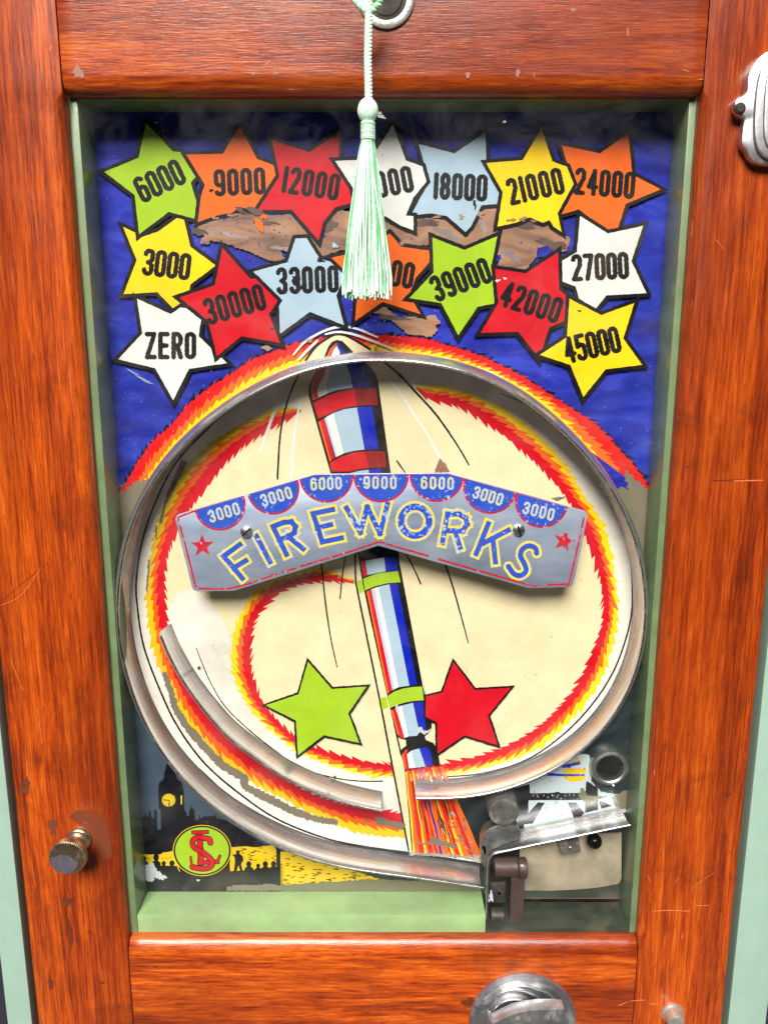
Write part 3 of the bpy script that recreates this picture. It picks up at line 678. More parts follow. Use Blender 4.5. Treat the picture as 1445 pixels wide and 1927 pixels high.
# --- bridge scene, bottom right
sr = lambda *p: Z('SR', *p)
A('pale_sky', rough(sl((0, 0)) [:0] + [(972, 1480), (1000, 1464), (1050, 1440), (1085, 1418), (1108, 1420), (1112, 1470), (1130, 1490), (1192, 1500), (1196, 1524), (1120, 1545), (1000, 1574), (985, 1560), (985, 1510)], 6, 1.2), M['pale'], pf)
A('sun', [sr(*arc(672, 545, 122, 75, 5, 175, 16)), sr((550, 540), (555, 500), (590, 470), (790, 480), (795, 530)), rough(sr((630, 395), (750, 385), (740, 430), (650, 440)), 2, .5)], M['gold'], pf)
A('cloud_streak', [rough(sr((350, 550), (400, 520), (520, 535), (780, 540), (770, 555), (560, 560), (420, 556)), 2, .7), rough(sr((510, 450), (600, 430), (720, 405), (740, 435), (640, 455), (620, 475), (540, 470)), 2, .8)], M['rblue'], pf)
A('bridge', [rough(sr((65, 680), (200, 640), (205, 745), (190, 800), (188, 950), (120, 960), (90, 760)), 3, .5), rough(sr((188, 738), (330, 736), (440, 734), (500, 722), (530, 736), (782, 736), (782, 810), (186, 810)), 3, .4),
             rough(sr((795, 610), (850, 640), (915, 690), (918, 910), (780, 945), (782, 736)), 3, .5), rough(sr((285, 835), (360, 835), (232, 1055), (-40, 1075), (-40, 960), (190, 945)), 3, .4), rough(sr((600, 835), (680, 835), (775, 945), (720, 1000), (665, 1000)), 3, .4), rough(sr((925, 825), (960, 822), (1060, 872), (950, 900)), 3, .3)], M['navy'], pf)
A('bridge_light', [sr((x, y), (x + 14, y - 4), (x + 12, y + 12)) for x, y in ((230, 760), (270, 755), (280, 772), (340, 758), (385, 775), (425, 752), (430, 762), (480, 775), (520, 790), (565, 762), (610, 752), (655, 756), (490, 755))], M['pale'], pf)
A('bare_streak', rough(sr((700, 745), (725, 740), (735, 680), (770, 690), (800, 760), (900, 770), (1010, 770), (900, 810), (870, 850), (790, 840), (730, 790)), 3, 1.2), M['olive'], pf)
A('scuffed_edge', rough([(1150, 1500), (1190, 1480), (1215, 1450), (1215, 1530), (1160, 1520)], 3, 2), M['gridge'], pf)
A('dark_ground', rough([(1100, 1420), (1120, 1380), (1160, 1320), (1200, 1250), (1240, 1240), (1230, 1460), (1190, 1440), (1160, 1410), (1120, 1420)], 4, 1.5), M['dusk'], pf)
A('white_ground', [tuple(p) for p in spline(to_board(lip_px), 300)], M['offwhite'], pf)
A_in = Z('px', (783, 731), (804, 749), (867, 765), (908, 790), (946, 817), (1000, 862), (1037, 900), (1070, 941), (1092, 980), (1106, 1020), (1120, 1049), (1130, 1090), (1136, 1132), (1134, 1172), (1122, 1210), (1107, 1247), (1088, 1288), (1058, 1326), (1021, 1363), (991, 1384), (943, 1410), (887, 1428), (829, 1440), (780, 1444), (734, 1440), (686, 1434), (648, 1425), (592, 1408), (555, 1389), (517, 1352), (491, 1318), (475, 1277), (470, 1232), (473, 1191), (480, 1165), (497, 1141), (532, 1110), (567, 1098), (617, 1092), (667, 1098))
A_out = Z('px', (782, 728), (800, 727), (846, 731), (896, 748), (938, 766), (985, 799), (1033, 841), (1066, 883), (1095, 930), (1128, 979), (1145, 1024), (1154, 1082), (1160, 1132), (1159, 1160), (1154, 1198), (1144, 1236), (1130, 1275), (1110, 1308), (1081, 1342), (1055, 1371), (1017, 1404), (980, 1423), (931, 1439), (879, 1452), (831, 1459), (780, 1463), (734, 1460), (686, 1456), (630, 1441), (574, 1419), (517, 1378), (476, 1337), (454, 1299), (440, 1262), (438, 1225), (440, 1198), (451, 1168), (470, 1129), (501, 1098), (548, 1079), (606, 1071), (664, 1094))
B_in = Z('px', (568, 773), (517, 801), (462, 835), (424, 870), (392, 912), (361, 951), (335, 995), (318, 1033), (310, 1070), (309, 1102), (311, 1140), (316, 1180), (326, 1225), (345, 1275), (372, 1325), (405, 1366), (450, 1408), (500, 1445), (560, 1482), (620, 1507), (680, 1522), (740, 1530), (775, 1534))
B_out = Z('px', (560, 768), (531, 769), (473, 788), (443, 807), (393, 838), (354, 873), (326, 916), (303, 974), (288, 1032), (279, 1102), (278, 1140), (281, 1172), (287, 1202), (297, 1240), (312, 1278), (334, 1326), (361, 1371), (394, 1412), (439, 1449), (491, 1480), (536, 1502), (574, 1523), (630, 1549), (686, 1567), (738, 1574), (775, 1570))
na, nb = 520, 380
ai, ao = spline(A_in, na), spline(A_out, na); bi, bo = spline(B_in, nb), spline(B_out, nb)
mid = lerp(ai, ao, .5); k0 = int(na * .905)   # end of the cream where the white wedge meets the inner swirl
cream = [tuple(p) for p in bi[:int(nb * .40)]] + rough([(316, 1150), (330, 1122), (348, 1108), (372, 1112), (395, 1132), (415, 1160), (430, 1190), (439, 1225)], 6, 1, is_open=True) + [tuple(p) for p in mid[:int(na * .6) + int(np.argmin(np.hypot(*(mid[int(na * .6):] - np.array([447, 1222])).T)))][::-1]] + [(770, 716), (745, 690), (720, 672), (560, 688), (545, 730)]
A('cream_ground', cream, M['cream'], pf)
def flame_band(i, o, sgn_in, lean, pitch, amp, cols, yo=1.0):
    A('flame', jag(lerp(i, o, yo), -sgn_in, amp * .9, pitch, lean) + [tuple(p) for p in i[::-1]], cols[0], pf)
    A('flame', jag(lerp(i, o, .64), -sgn_in, amp * 1.1, pitch * 1.2, lean * 1.6) + jag(i[::-1], -sgn_in * 0 + sgn_in * 0 + 1 * (-sgn_in) * -1, .1, 30, 0), cols[1], pf)
    A('flame', jag(lerp(i, o, .36), -sgn_in, amp * .9, pitch, lean * 1.3) + jag(i[::-1], -sgn_in, amp * .95, pitch, -lean), cols[2], pf)
flame_band(ai, ao, 1, 11, 17, 8, (M['yellow'], M['orange'], M['red']))
flame_band(bi, bo, -1, 11, 17, 7.5, (M['gold'], M['orange2'], M['red']))
# thin black guide lines
def lines(items, mat, name='line', rag=.25):
    for pts, wd, tp in items: A(name, ribbon(pts, wd, tp, rag=rag), mat, pf)
lines([([(600, 676), (560, 694), (500, 724), (440, 764), (400, 798), (334, 868), (296, 938), (269, 1015), (257, 1093), (260, 1150), (271, 1216), (297, 1288), (334, 1366), (387, 1438), (458, 1499), (525, 1543), (611, 1577), (680, 1592), (727, 1599)], 3.6, None),
       ([(369, 1219), (383, 1255), (398, 1288), (424, 1330), (469, 1374), (517, 1412), (566, 1445), (630, 1464), (680, 1470), (721, 1470)], 2.6, 'start'),
       ([(940, 740), (990, 762), (1049, 800)], 2.2, 'both'), ([(1060, 810), (1095, 850)], 3.2, 'both'), ([(1100, 862), (1133, 910)], 4.4, 'both'), ([(1150, 940), (1170, 982), (1185, 1049), (1189, 1100), (1188, 1150), (1178, 1199), (1153, 1265), (1111, 1329), (1055, 1386), (988, 1431), (909, 1455), (836, 1462)], 3.2, None)], M['black'], 'outline')
# bare streak rubbed between the line and the flames
A('bare_streak', ribbon(Z('y1', (285, 310), (320, 400), (345, 480), (390, 560), (440, 620), (520, 710), (600, 785), (690, 840)) + Z('y3', (700, 212), (790, 262), (870, 302), (940, 338), (1060, 382), (1165, 402)), 15, 'both', rag=1.8), M['gridge'], pf)
for pts in (Z('z5', (470, 170), (500, 180), (440, 300), (390, 400), (375, 480), (360, 470), (400, 330)), Z('z5', (345, 480), (352, 500), (350, 560), (342, 540)), Z('z5', (308, 650), (318, 660), (305, 820), (298, 800))):
    A('bare_streak', rough(pts, 2.5, 1), M['gridge'], pf)
# --- motion lines
lines([(Z('RT', (325, 530), (240, 720), (170, 960), (135, 1200), (115, 1560)), 3.6, None), (Z('RT', (1110, 385), (1300, 545), (1445, 700)) + [(820, 780), (858, 835), (882, 876)], 4.2, 'end'),
       (Z('RT', (1272, 1375), (1352, 1495)), 3.0, 'end'), ([(604, 1050), (612, 1130), (622, 1200), (634, 1256)], 3.0, 'end'), (Z('RM', (160, 100), (125, 330), (103, 555)), 2.6, None),
       (Z('RM', (745, 120), (820, 260), (887, 412)), 2.8, None), (Z('RM', (1090, 120), (1210, 480), (1345, 985)), 3.2, 'end')], M['black'], 'motion_line')
lines([(Z('RT', (385, 600), (305, 950), (262, 1300), (252, 1560)), 5.0, 'start'), (Z('RT', (225, 560), (110, 840), (0, 1130)) + [(490, 850)], 5.5, 'both'), (Z('RT', (1150, 545), (1300, 720), (1445, 940)) + [(810, 828), (829, 866)], 5.0, 'both')], M['white'], 'motion_line')
A('chipped_spot', rough(Z('z6', (355, 150), (385, 180), (400, 212), (330, 215), (342, 180)), 2, 1), M['brown'], pf)
A('chipped_spot', rough(Z('z6', (860, 330), (900, 325), (930, 318), (915, 335), (880, 345)), 2, 1), M['gridge'], pf)

# --- rocket
rk = A('rocket', Z('RT', (560, 365), (600, 270), (640, 225), (690, 203), (745, 215), (835, 305), (940, 400), (1020, 470), (1065, 530), (1090, 600), (1110, 750), (1215, 1500)) + Z('RM', (680, 200), (800, 830), (925, 1500)) + Z('RB', (600, 0), (612, 90), (660, 330), (685, 400), (680, 470), (650, 520), (615, 545), (625, 580), (700, 610), (738, 680), (765, 825), (730, 838), (700, 828), (660, 845), (620, 838), (590, 858), (560, 846), (530, 868), (500, 855), (470, 872), (440, 862), (415, 885), (372, 700), (390, 670), (435, 635), (430, 580), (380, 570), (345, 545), (300, 400), (225, 0)) + Z('RM', (570, 1500), (345, 480), (285, 180)) + Z('RT', (630, 1500), (415, 740), (418, 670), (445, 590), (500, 490)), M['black'], pf)
rk['label'] = 'painted rocket body, black edged with red, white and blue stripes'
def rp(name, z, pts, m): return A(name, Z(z, *pts), M[m], pf)
st = 'rocket_stripe'
rp(st, 'RT', [(690, 232), (625, 300), (590, 355), (520, 480), (455, 610), (440, 680), (460, 790), (475, 785), (455, 690), (470, 620), (530, 490), (600, 370), (640, 300)], 'orange')
rp(st, 'RT', [(680, 250), (620, 350), (560, 480), (472, 610), (452, 680), (470, 785), (515, 765), (500, 700), (515, 640), (570, 540), (592, 480), (640, 350), (685, 262)], 'red')
rp(st, 'RT', [(688, 262), (640, 350), (592, 480), (570, 540), (515, 640), (500, 700), (515, 765), (605, 720), (600, 640), (620, 480), (690, 300)], 'white')
rp(st, 'RT', [(690, 265), (620, 480), (605, 600), (605, 720), (700, 690), (845, 670), (825, 560), (790, 450), (715, 320)], 'lblue')
rp(st, 'RT', [(698, 238), (760, 320), (880, 400), (970, 480), (1000, 560), (1015, 660), (845, 668), (825, 560), (790, 450), (715, 320)], 'rblue')
rp('rocket_band', 'RT', [(462, 815), (600, 745), (720, 705), (850, 680), (960, 675), (1070, 680), (1090, 835), (990, 835), (900, 840), (740, 870), (620, 920), (510, 970)], 'red')
rp('rocket_band', 'RT', [(862, 684), (960, 678), (1067, 683), (1087, 832), (990, 833), (884, 838)], 'dkred')
rp(st, 'RT', [(512, 1002), (537, 988), (636, 1378), (622, 1386)], 'orange')
rp(st, 'RT', [(528, 990), (570, 968), (668, 1350), (634, 1372)], 'red')
rp(st, 'RT', [(570, 966), (600, 950), (700, 1335), (680, 1345)], 'lav')
rp(st, 'RT', [(590, 952), (658, 915), (760, 1305), (692, 1338)], 'white')
rp(st, 'RT', [(657, 915), (760, 878), (885, 860), (960, 1270), (860, 1280), (760, 1305)], 'lblue')
rp(st, 'RT', [(885, 857), (1035, 853), (1095, 1265), (960, 1272)], 'rblue')
rp('rocket_band', 'RT', [(620, 1400), (740, 1335), (860, 1300), (1000, 1285), (1155, 1290), (1170, 1440), (1000, 1447), (900, 1460), (820, 1482), (640, 1482)], 'red')
rp('rocket_band', 'RT', [(965, 1288), (1152, 1293), (1167, 1438), (1003, 1446)], 'dkred')
rp(st, 'RT', [(700, 1530), (900, 1478), (1000, 1465), (1010, 1600), (720, 1600)], 'lblue')
rp(st, 'RT', [(1000, 1465), (1120, 1455), (1140, 1600), (1010, 1600)], 'rblue')
# slim stick beside the body
A('rocket_stick', Z('RM', (250, 120), (278, 505), (490, 1548)) + Z('RB', (130, 0), (300, 830), (460, 1660), (496, 1660), (430, 900), (380, 700), (345, 545), (225, 0)) + Z('RM', (570, 1500), (345, 480), (285, 120)), M['cream'], pf)
lines([(Z('RM', (250, 100), (255, 380), (278, 505)) + Z('RM', (490, 1548)) + Z('RB', (300, 830), (460, 1660)), 3.6, None), (Z('RB', (345, 545), (380, 700), (430, 900), (496, 1660)), 3.2, None), (Z('RM', (285, 120), (345, 480), (570, 1500)) + Z('RB', (345, 545)), 3.0, None)], M['black'], 'stick_outline')
rp(st, 'RM', [(302, 190), (340, 180), (370, 325), (330, 340)], 'red')
rp(st, 'RM', [(345, 180), (530, 150), (545, 285), (370, 320)], 'lblue')
rp(st, 'RM', [(530, 150), (650, 140), (665, 278), (545, 285)], 'rblue')
rp('rocket_band', 'RM', [(327, 357), (420, 320), (500, 300), (665, 282), (690, 390), (560, 400), (440, 430), (345, 470)], 'green')
rp('rocket_band', 'RM', [(262, 378), (300, 368), (318, 372), (334, 485), (285, 498)], 'green')
rp(st, 'RM', [(360, 482), (382, 472), (580, 1462), (562, 1474)], 'orange')
rp(st, 'RM', [(378, 474), (405, 460), (610, 1440), (576, 1460)], 'red')
rp(st, 'RM', [(405, 460), (436, 446), (640, 1425), (610, 1440)], 'lav')
rp(st, 'RM', [(434, 448), (476, 436), (670, 1410), (632, 1428)], 'white')
rp(st, 'RM', [(476, 434), (580, 410), (775, 1395), (670, 1410)], 'lblue')
rp(st, 'RM', [(580, 408), (660, 402), (850, 1380), (775, 1395)], 'rblue')
rp('rocket_band', 'RB', [(256, 152), (320, 110), (400, 82), (500, 66), (588, 62), (606, 195), (500, 202), (430, 215), (345, 240), (278, 272)], 'green')
rp('rocket_band', 'RB', [(182, 175), (243, 158), (260, 268), (202, 285)], 'green')
rp(st, 'RB', [(287, 290), (306, 285), (385, 548), (350, 525)], 'orange')
rp(st, 'RB', [(304, 285), (335, 268), (418, 568), (375, 556)], 'red')
rp(st, 'RB', [(335, 264), (394, 246), (458, 545), (418, 560)], 'white')
rp(st, 'RB', [(392, 246), (500, 220), (565, 500), (540, 540), (456, 545)], 'lblue')
rp(st, 'RB', [(500, 220), (592, 208), (620, 330), (620, 400), (625, 480), (560, 500)], 'rblue')
rp(st, 'RB', [(390, 730), (438, 668), (432, 700), (442, 860), (424, 864)], 'orange')
rp(st, 'RB', [(412, 710), (452, 665), (442, 720), (458, 860), (434, 862)], 'red')
rp(st, 'RB', [(442, 720), (484, 685), (522, 850), (462, 856)], 'white')
rp(st, 'RB', [(482, 685), (560, 662), (615, 780), (622, 838), (522, 850)], 'lblue')
rp(st, 'RB', [(560, 658), (640, 650), (672, 700), (690, 825), (622, 838)], 'rblue')
A('paint_chip', [rough(Z('RB', (545, 455), (585, 450), (600, 490), (650, 490), (670, 470), (660, 500), (610, 530), (570, 500), (560, 520), (545, 500)), 2, .8), rough(Z('RB', (325, 240), (355, 235), (365, 320), (340, 310)), 2, .8)], M['chip'], pf)
# burning tail: fan of coloured streaks
tl, tr_ = Z('RB', (430, 890), (790, 835)); bl, br_ = Z('RB', (500, 1670), (1165, 1720))
n = 30
for i in range(n):
    a0, a1 = i / n, (i + 1.25) / n
    c = random.choice(['orange', 'orange', 'yellow', 'yellow', 'flamered', 'orange2', 'rblue' if i < n * .6 else 'flamered'])
    f = lambda t, v: (tl[0] + (tr_[0] - tl[0]) * t * (1 - v) + ((bl[0] - tl[0]) + (br_[0] - bl[0]) * t) * v - (0), tl[1] + (tr_[1] - tl[1]) * t * (1 - v) + (bl[1] - tl[1] + (br_[1] - bl[1]) * t) * v)
    v0 = 0 if random.random() < .8 else random.uniform(.1, .4)
    L = [f(a0 + random.uniform(-.3, .3) / n, v0 + (1 - v0) * k / 6) for k in range(7)]; R = [f(a1 + random.uniform(-.3, .3) / n, v0 + (1 - v0) * k / 6) for k in range(7)]
    if a1 > .62:   # the rail hides the start of the right-hand streaks
        pass
    A('tail_streak', L + R[::-1], M[c], pf)
for i in range(20):
    t = random.uniform(.05, .97); v0 = random.uniform(0, .7); v1 = v0 + random.uniform(.12, .3)
    A('tail_line', ribbon([f(t, v0), f(t, (v0 + v1) / 2), f(t, min(v1, .98))], 2.0, 'both'), M['black'], pf)
A('bare_streak', [rough(Z('RB', (540, 1560), (640, 1590), (690, 1520), (790, 1560), (900, 1590), (930, 1640), (800, 1610), (700, 1600), (620, 1600), (560, 1590)), 2.5, 1.2),
                  rough(Z('RB', (130, 1330), (200, 1330), (260, 1360), (330, 1370), (430, 1400), (400, 1450), (340, 1440), (250, 1410), (150, 1400)), 2.5, 1.2), rough(Z('RB', (20, 1350), (75, 1345), (60, 1380)), 2.5, 1)], M['gridge'], pf)
paint_mat_pink = paint_mat('faded_pink', (178, 92, 92), .5, .4, .3)
dustm = paint_mat('crumbled_paint', (196, 186, 172), .7, .4, .4)
A('crumbled_edge', rough(Z('RB', (470, 1668), (650, 1680), (850, 1690), (1000, 1705), (1140, 1700), (1160, 1780), (1000, 1730), (800, 1715), (560, 1705), (470, 1700)), 3, 1.5), dustm, pf)
for _ in range(46):
    t = random.uniform(.45, 1); v = random.uniform(.5, 1) ; p = f(t, v)
    A('dust_patch', rough(blob(p[0], p[1], random.uniform(2, 6), random.uniform(1, 3), 10, .7, 1.0), 2, .6), random.choice([dustm, M['gridge'], paint_mat_pink]), pf)
# nose above the ring
A('nose_arch', Z('RT', (385, 420), (480, 285), (580, 205), (690, 158), (800, 175), (1020, 300), (1000, 420)), M['cream'], pf)
A('nose_outline', ribbon(Z('RT', (385, 410), (480, 280), (580, 202), (690, 150), (800, 172), (1020, 300)), 4.5), M['black'], pf)
A('nose', Z('RT', (565, 372), (610, 265), (645, 222), (690, 203), (745, 215), (800, 270), (850, 320), (830, 400), (600, 400)), M['black'], pf)
rp(st, 'RT', [(592, 370), (630, 290), (690, 232), (650, 300), (620, 372)], 'orange')
rp(st, 'RT', [(610, 372), (650, 300), (690, 234), (700, 260), (650, 330), (630, 372)], 'red')
rp(st, 'RT', [(632, 372), (660, 300), (690, 264), (720, 320), (715, 372)], 'white')
rp(st, 'RT', [(700, 238), (765, 320), (760, 372), (718, 372), (720, 320), (690, 262)], 'rblue')
lines([(Z('RT', (270, 355), (370, 235), (500, 150), (640, 92), (760, 78), (900, 102), (1090, 185)), 4.5, 'both'), (Z('RT', (320, 400), (420, 290), (510, 210)), 5, 'both'), (Z('RT', (575, 155), (700, 128), (850, 150), (1050, 220), (1235, 295)), 4.5, 'both')], M['white'], 'motion_line')

# --- worn-through patches in the sky
A('worn_patch', rough(Z('WA', (60, 280), (130, 250), (230, 195), (390, 175), (480, 130), (600, 150), (660, 178), (900, 165), (1000, 260), (1110, 400), (1150, 300), (1200, 120), (1390, 180), (1400, 485), (1240, 520), (1160, 575), (1110, 540), (1010, 380), (930, 380), (880, 490), (800, 510), (860, 595), (720, 590), (600, 540), (500, 500), (300, 430), (200, 420), (190, 455), (120, 440), (130, 400), (160, 390), (110, 320)), 3, 1.6), M['brown'], pf)
A('worn_patch', rough(Z('WB', (-160, 140), (30, 180), (240, 175), (330, 165), (440, 180), (510, 235), (580, 290), (660, 90), (850, 90), (810, 280), (900, 245), (1000, 185), (1150, 200), (1270, 290), (1340, 340), (1320, 420), (1260, 445), (1110, 400), (1100, 470), (1050, 520), (1040, 590), (930, 565), (810, 545), (850, 480), (790, 450), (820, 320), (590, 415), (360, 335), (320, 385), (150, 395), (90, 330), (-180, 390)), 3, 1.6), M['brown'], pf)
A('worn_patch', rough(Z('WB', (-110, 870), (0, 815), (60, 860), (120, 915), (200, 895), (270, 905), (370, 880), (415, 940), (380, 960), (390, 1000), (350, 1045), (180, 1025), (110, 960), (0, 880)), 3, 1.8), M['brown'], pf)
A('worn_patch', [rough(Z('z3', (890, 610), (920, 600), (945, 615), (925, 630)), 2, 1), rough(Z('z3', (1095, 580), (1130, 565), (1120, 590)), 2, 1)], M['brown'], pf)
A('blue_flake', [rough(Z('WA', (300, 230), (365, 210), (350, 240), (315, 250)), 2, 1), rough(Z('WA', (650, 170), (720, 178), (880, 185), (830, 200), (700, 205)), 2, 1), rough(Z('WB', (235, 175), (340, 165), (380, 200), (300, 190)), 2, 1), rough(Z('WB', (1110, 405), (1180, 385), (1240, 430), (1200, 470), (1110, 470)), 2, 1), rough(Z('WA', (1160, 375), (1185, 370), (1180, 400)), 2, .8), rough(Z('WB', (795, 460), (850, 458), (830, 500), (800, 510)), 2, 1)], M['blue'], pf)

# smears, flecks and scrapes in the paint
umb = paint_mat('umber_smear', (96, 72, 62), .5, .35, .35); pale_s = paint_mat('grey_smear', (150, 136, 134), .5, .2, .3)
for (x, y, rx, ry, an, mt) in ((462, 398, 30, 6, -.2, umb), (500, 420, 26, 4, .1, umb), (430, 440, 40, 4, .25, pale_s), (545, 470, 34, 5, .2, pale_s), (590, 430, 18, 9, .9, pale_s), (620, 425, 14, 12, 0, umb), (840, 440, 26, 7, .4, pale_s), (905, 420, 20, 6, 1.1, pale_s), (985, 420, 34, 9, .1, umb), (1040, 460, 26, 9, .2, umb), (800, 420, 30, 6, 0, umb), (960, 480, 22, 6, .4, pale_s), (740, 598, 26, 5, .1, umb), (376, 436, 16, 6, .3, umb)):
    A('smear', rough(blob(x, y, rx, ry, 26, .45, an), 3, 1.0), mt, pf)
def specks(n, box_, r, mt, nm):
    out = [blob(random.uniform(box_[0], box_[2]), random.uniform(box_[1], box_[3]), random.uniform(*r), random.uniform(*r) * .7, 8, .6, random.uniform(0, 3)) for _ in range(n)]
    o = paint(nm, out, mt, pf); o['kind'] = 'stuff'
specks(46, (370, 385, 620, 500), (.8, 2.6), umb, 'paint_fleck'); specks(40, (760, 385, 1080, 520), (.8, 2.6), M['blue'], 'paint_fleck'); specks(30, (370, 385, 640, 500), (.8, 2.4), M['blue'], 'paint_fleck')
specks(26, (660, 580, 850, 640), (.8, 2.2), M['brown'], 'paint_fleck'); specks(60, (200, 560, 420, 860), (.4, 1.0), M['lblue'], 'paint_fleck'); specks(34, (1060, 640, 1230, 900), (.4, 1.0), M['lblue'], 'paint_fleck')
specks(44, (400, 860, 1120, 1420), (.5, 1.3), M['gridge'], 'dirt_fleck'); specks(70, (1000, 1420, 1200, 1560), (.6, 2.0), M['gridge'], 'dirt_fleck'); specks(50, (270, 1480, 520, 1665), (.4, 1.1), M['gridge'], 'dirt_fleck')
for k in range(9): A('scrape', ribbon([(238 + k * 4, 694 + k * 3), (250 + k * 5, 700 + k * 2.6 + random.uniform(-2, 2))], 1.1, 'both'), M['lblue'], pf)
# --- numbered stars
STARS = [
 ('yellow', '3000', Z('z3', (270,65),(335,95),(345,115),(430,85),(520,20),(545,30),(575,155),(690,240),(575,325),(550,490),(425,360),(272,370),(332,215)), Z('z3', (385,225),(550,245)), 'yellow star numbered 3000'),
 ('green', '6000', Z('SA', (395,130),(600,350),(660,355),(785,540),(740,595),(785,740),(775,875),(570,820),(340,995),(305,690),(70,510),(335,400)), Z('SA', (365,645),(632,515)), 'green star numbered 6000'),
 ('orange', '9000', Z('SA', (1120,150),(1255,410),(1410,465),(1420,540),(1240,790),(1200,800),(1120,780),(1060,830),(980,840),(900,860),(795,900),(820,700),(850,610),(705,375),(990,370)), Z('SA', (965,595),(1275,580)), 'orange star numbered 9000'),
 ('red', '12000', Z('TS', (50,285),(370,390),(625,225),(620,440),(560,450),(740,690),(730,820),(590,860),(490,980),(450,1140),(225,880),(-65,880),(120,590)), Z('TS', (168,622),(580,685)), 'red star numbered 12000'),
 ('lblue', '18000', Z('z2', (135,540),(270,575),(385,495),(388,605),(448,715),(430,765),(370,770),(350,810),(330,850),(310,870),(270,835),(240,810),(180,800),(105,808),(175,680)), Z('z2', (200,697),(372,705)), 'pale blue star numbered 18000'),
 ('white', '15000', Z('TS', (1080,160),(1190,460),(1330,510),(1365,640),(1250,780),(1190,930),(1255,935),(1255,1055),(1140,1010),(1020,935),(790,900),(740,690),(590,465),(790,455),(950,360)), Z('TS', (790,700),(1200,622)), 'white star numbered 15000, half behind the tassel'),
 ('orange', '24000', Z('z2', (920,500),(935,655),(1040,710),(910,765),(880,860),(845,870),(735,785),(655,808),(715,690),(670,545),(815,575)), Z('z2', (740,680),(925,695)), 'orange star numbered 24000'),
 ('yellow', '21000', Z('z2', (595,480),(635,605),(690,625),(715,690),(655,800),(670,870),(640,850),(625,825),(600,835),(550,815),(500,835),(430,850),(450,720),(388,612),(525,600)), Z('z2', (488,718),(655,680)), 'yellow star numbered 21000'),
 ('white', '27000', Z('z4', (990,15),(1115,95),(1275,60),(1222,220),(1290,365),(1110,375),(1060,435),(985,390),(970,335),(905,310),(905,220),(975,180)), Z('z4', (975,250),(1185,240)), 'white star numbered 27000'),
 ('white', 'ZERO', Z('z3', (333,390),(485,460),(530,430),(565,435),(625,470),(612,560),(740,682),(568,708),(497,850),(415,705),(248,665),(357,548)), Z('z3', (395,603),(575,603)), 'white star marked ZERO'),
 ('lblue', '33000', Z('z3', (1050,118),(1100,115),(1160,210),(1250,235),(1290,255),(1235,375),(1270,510),(1115,450),(980,550),(975,400),(860,268),(1015,225)), Z('WA', (815,762),(1250,745)), 'pale blue star numbered 33000 with a smudged digit'),
 ('red', '30000', Z('z3', (720,160),(845,300),(870,300),(970,400),(930,460),(980,590),(805,560),(695,650),(655,490),(525,385),(685,330)), Z('z3', (665,447),(885,385)), 'red star numbered 30000'),
 ('orange', '36000', [(733,439),(744,451),(754,464),(811,472),(811,490),(782,523),(770,555),(791,591),(720,568),(668,604),(672,560),(655,515),(624,485),(690,470)], Z('WB', (-165,545),(185,602)), 'orange star numbered 36000, half behind the tassel'),
 ('green', '39000', Z('WB', (355,330),(585,420),(820,320),(780,520),(820,800),(680,825),(540,1030),(420,800),(190,765),(365,580)), Z('WB', (390,695),(725,570)), 'green star numbered 39000'),
 ('red', '42000', Z('z4', (890,180),(895,350),(940,385),(920,490),(850,520),(805,660),(710,540),(540,545),(620,410),(605,255),(745,275)), Z('WB', (890,738),(1235,850)), 'red star numbered 42000'),
 ('yellow', '45000', Z('z4', (942,390),(1085,465),(1235,410),(1185,570),(1270,690),(1105,710),(1005,835),(945,690),(808,645),(930,565)), Z('z4', (942,622),(1145,577)), 'yellow star numbered 45000'),
 ('green', '', Z('y1', (1017,260),(1135,395),(1305,383),(1215,515),(1270,660),(1095,622),(968,720),(958,550),(810,475),(972,420)), None, 'plain green star left of the rocket stick'),
 ('red', '', Z('y2', (410,262),(515,400),(692,388),(580,525),(628,672),(465,622),(333,712),(330,560),(272,530),(275,432),(357,412)), None, 'plain red star right of the rocket'),
]
for colr, num, poly, tp, lab in STARS:
    od = 7.2 if num else 5.0
    s_out = A('star_outline', rough(offset(poly, od), 4, .5), M['black'], pf)
    s = A('star', rough(offset(poly, 1.0) if not num else poly, 4, .35), M[colr], pf); s['label'] = lab
    s_out.parent = s; s_out.matrix_parent_inverse = s.matrix_world.inverted()
    if num:
        small = num in ('39000', '36000', '42000')
        strokes_mesh('number', text_lines(num, tp[0], tp[1], 12.2 if len(num) == 5 else 13.2, 43 if not small else 42, 1.0), 9.0, M['numk'], s, rag=.7)
for pts in ([(410, 125), (470, 138), (500, 180), (485, 190), (450, 170), (425, 150)], [(510, 135), (560, 130), (610, 150), (655, 160), (660, 200), (600, 205), (545, 185), (530, 160)]):
    A('worn_crack', rough(Z('WA', *pts), 2, 1.2), umb, pf)
for (x, y, rx, ry, mt) in ((438, 405, 9, 3, 'brown'), (405, 410, 6, 3, 'brown'), (398, 358, 5, 2, 'numk'), (497, 408, 5, 6, 'orange'), (905, 402, 7, 6, 'brown'), (868, 408, 5, 4, 'brown'), (822, 408, 7, 3, 'brown'), (984, 412, 7, 4, 'brown'), (1004, 416, 5, 3, 'brown'), (962, 414, 8, 3, 'brown'), (893, 384, 3, 8, 'numk'), (630, 462, 6, 4, 'lblue'), (603, 490, 6, 4, 'numk'), (512, 618, 3, 2, 'blue'), (1090, 585, 3, 2, 'navy'), (756, 458, 6, 3, 'brown'), (936, 528, 5, 2, 'white'), (950, 524, 4, 1.6, 'white')):
    A('chip', rough(blob(x, y, rx, ry, 14, .7), 2, .7), M[mt], pf)
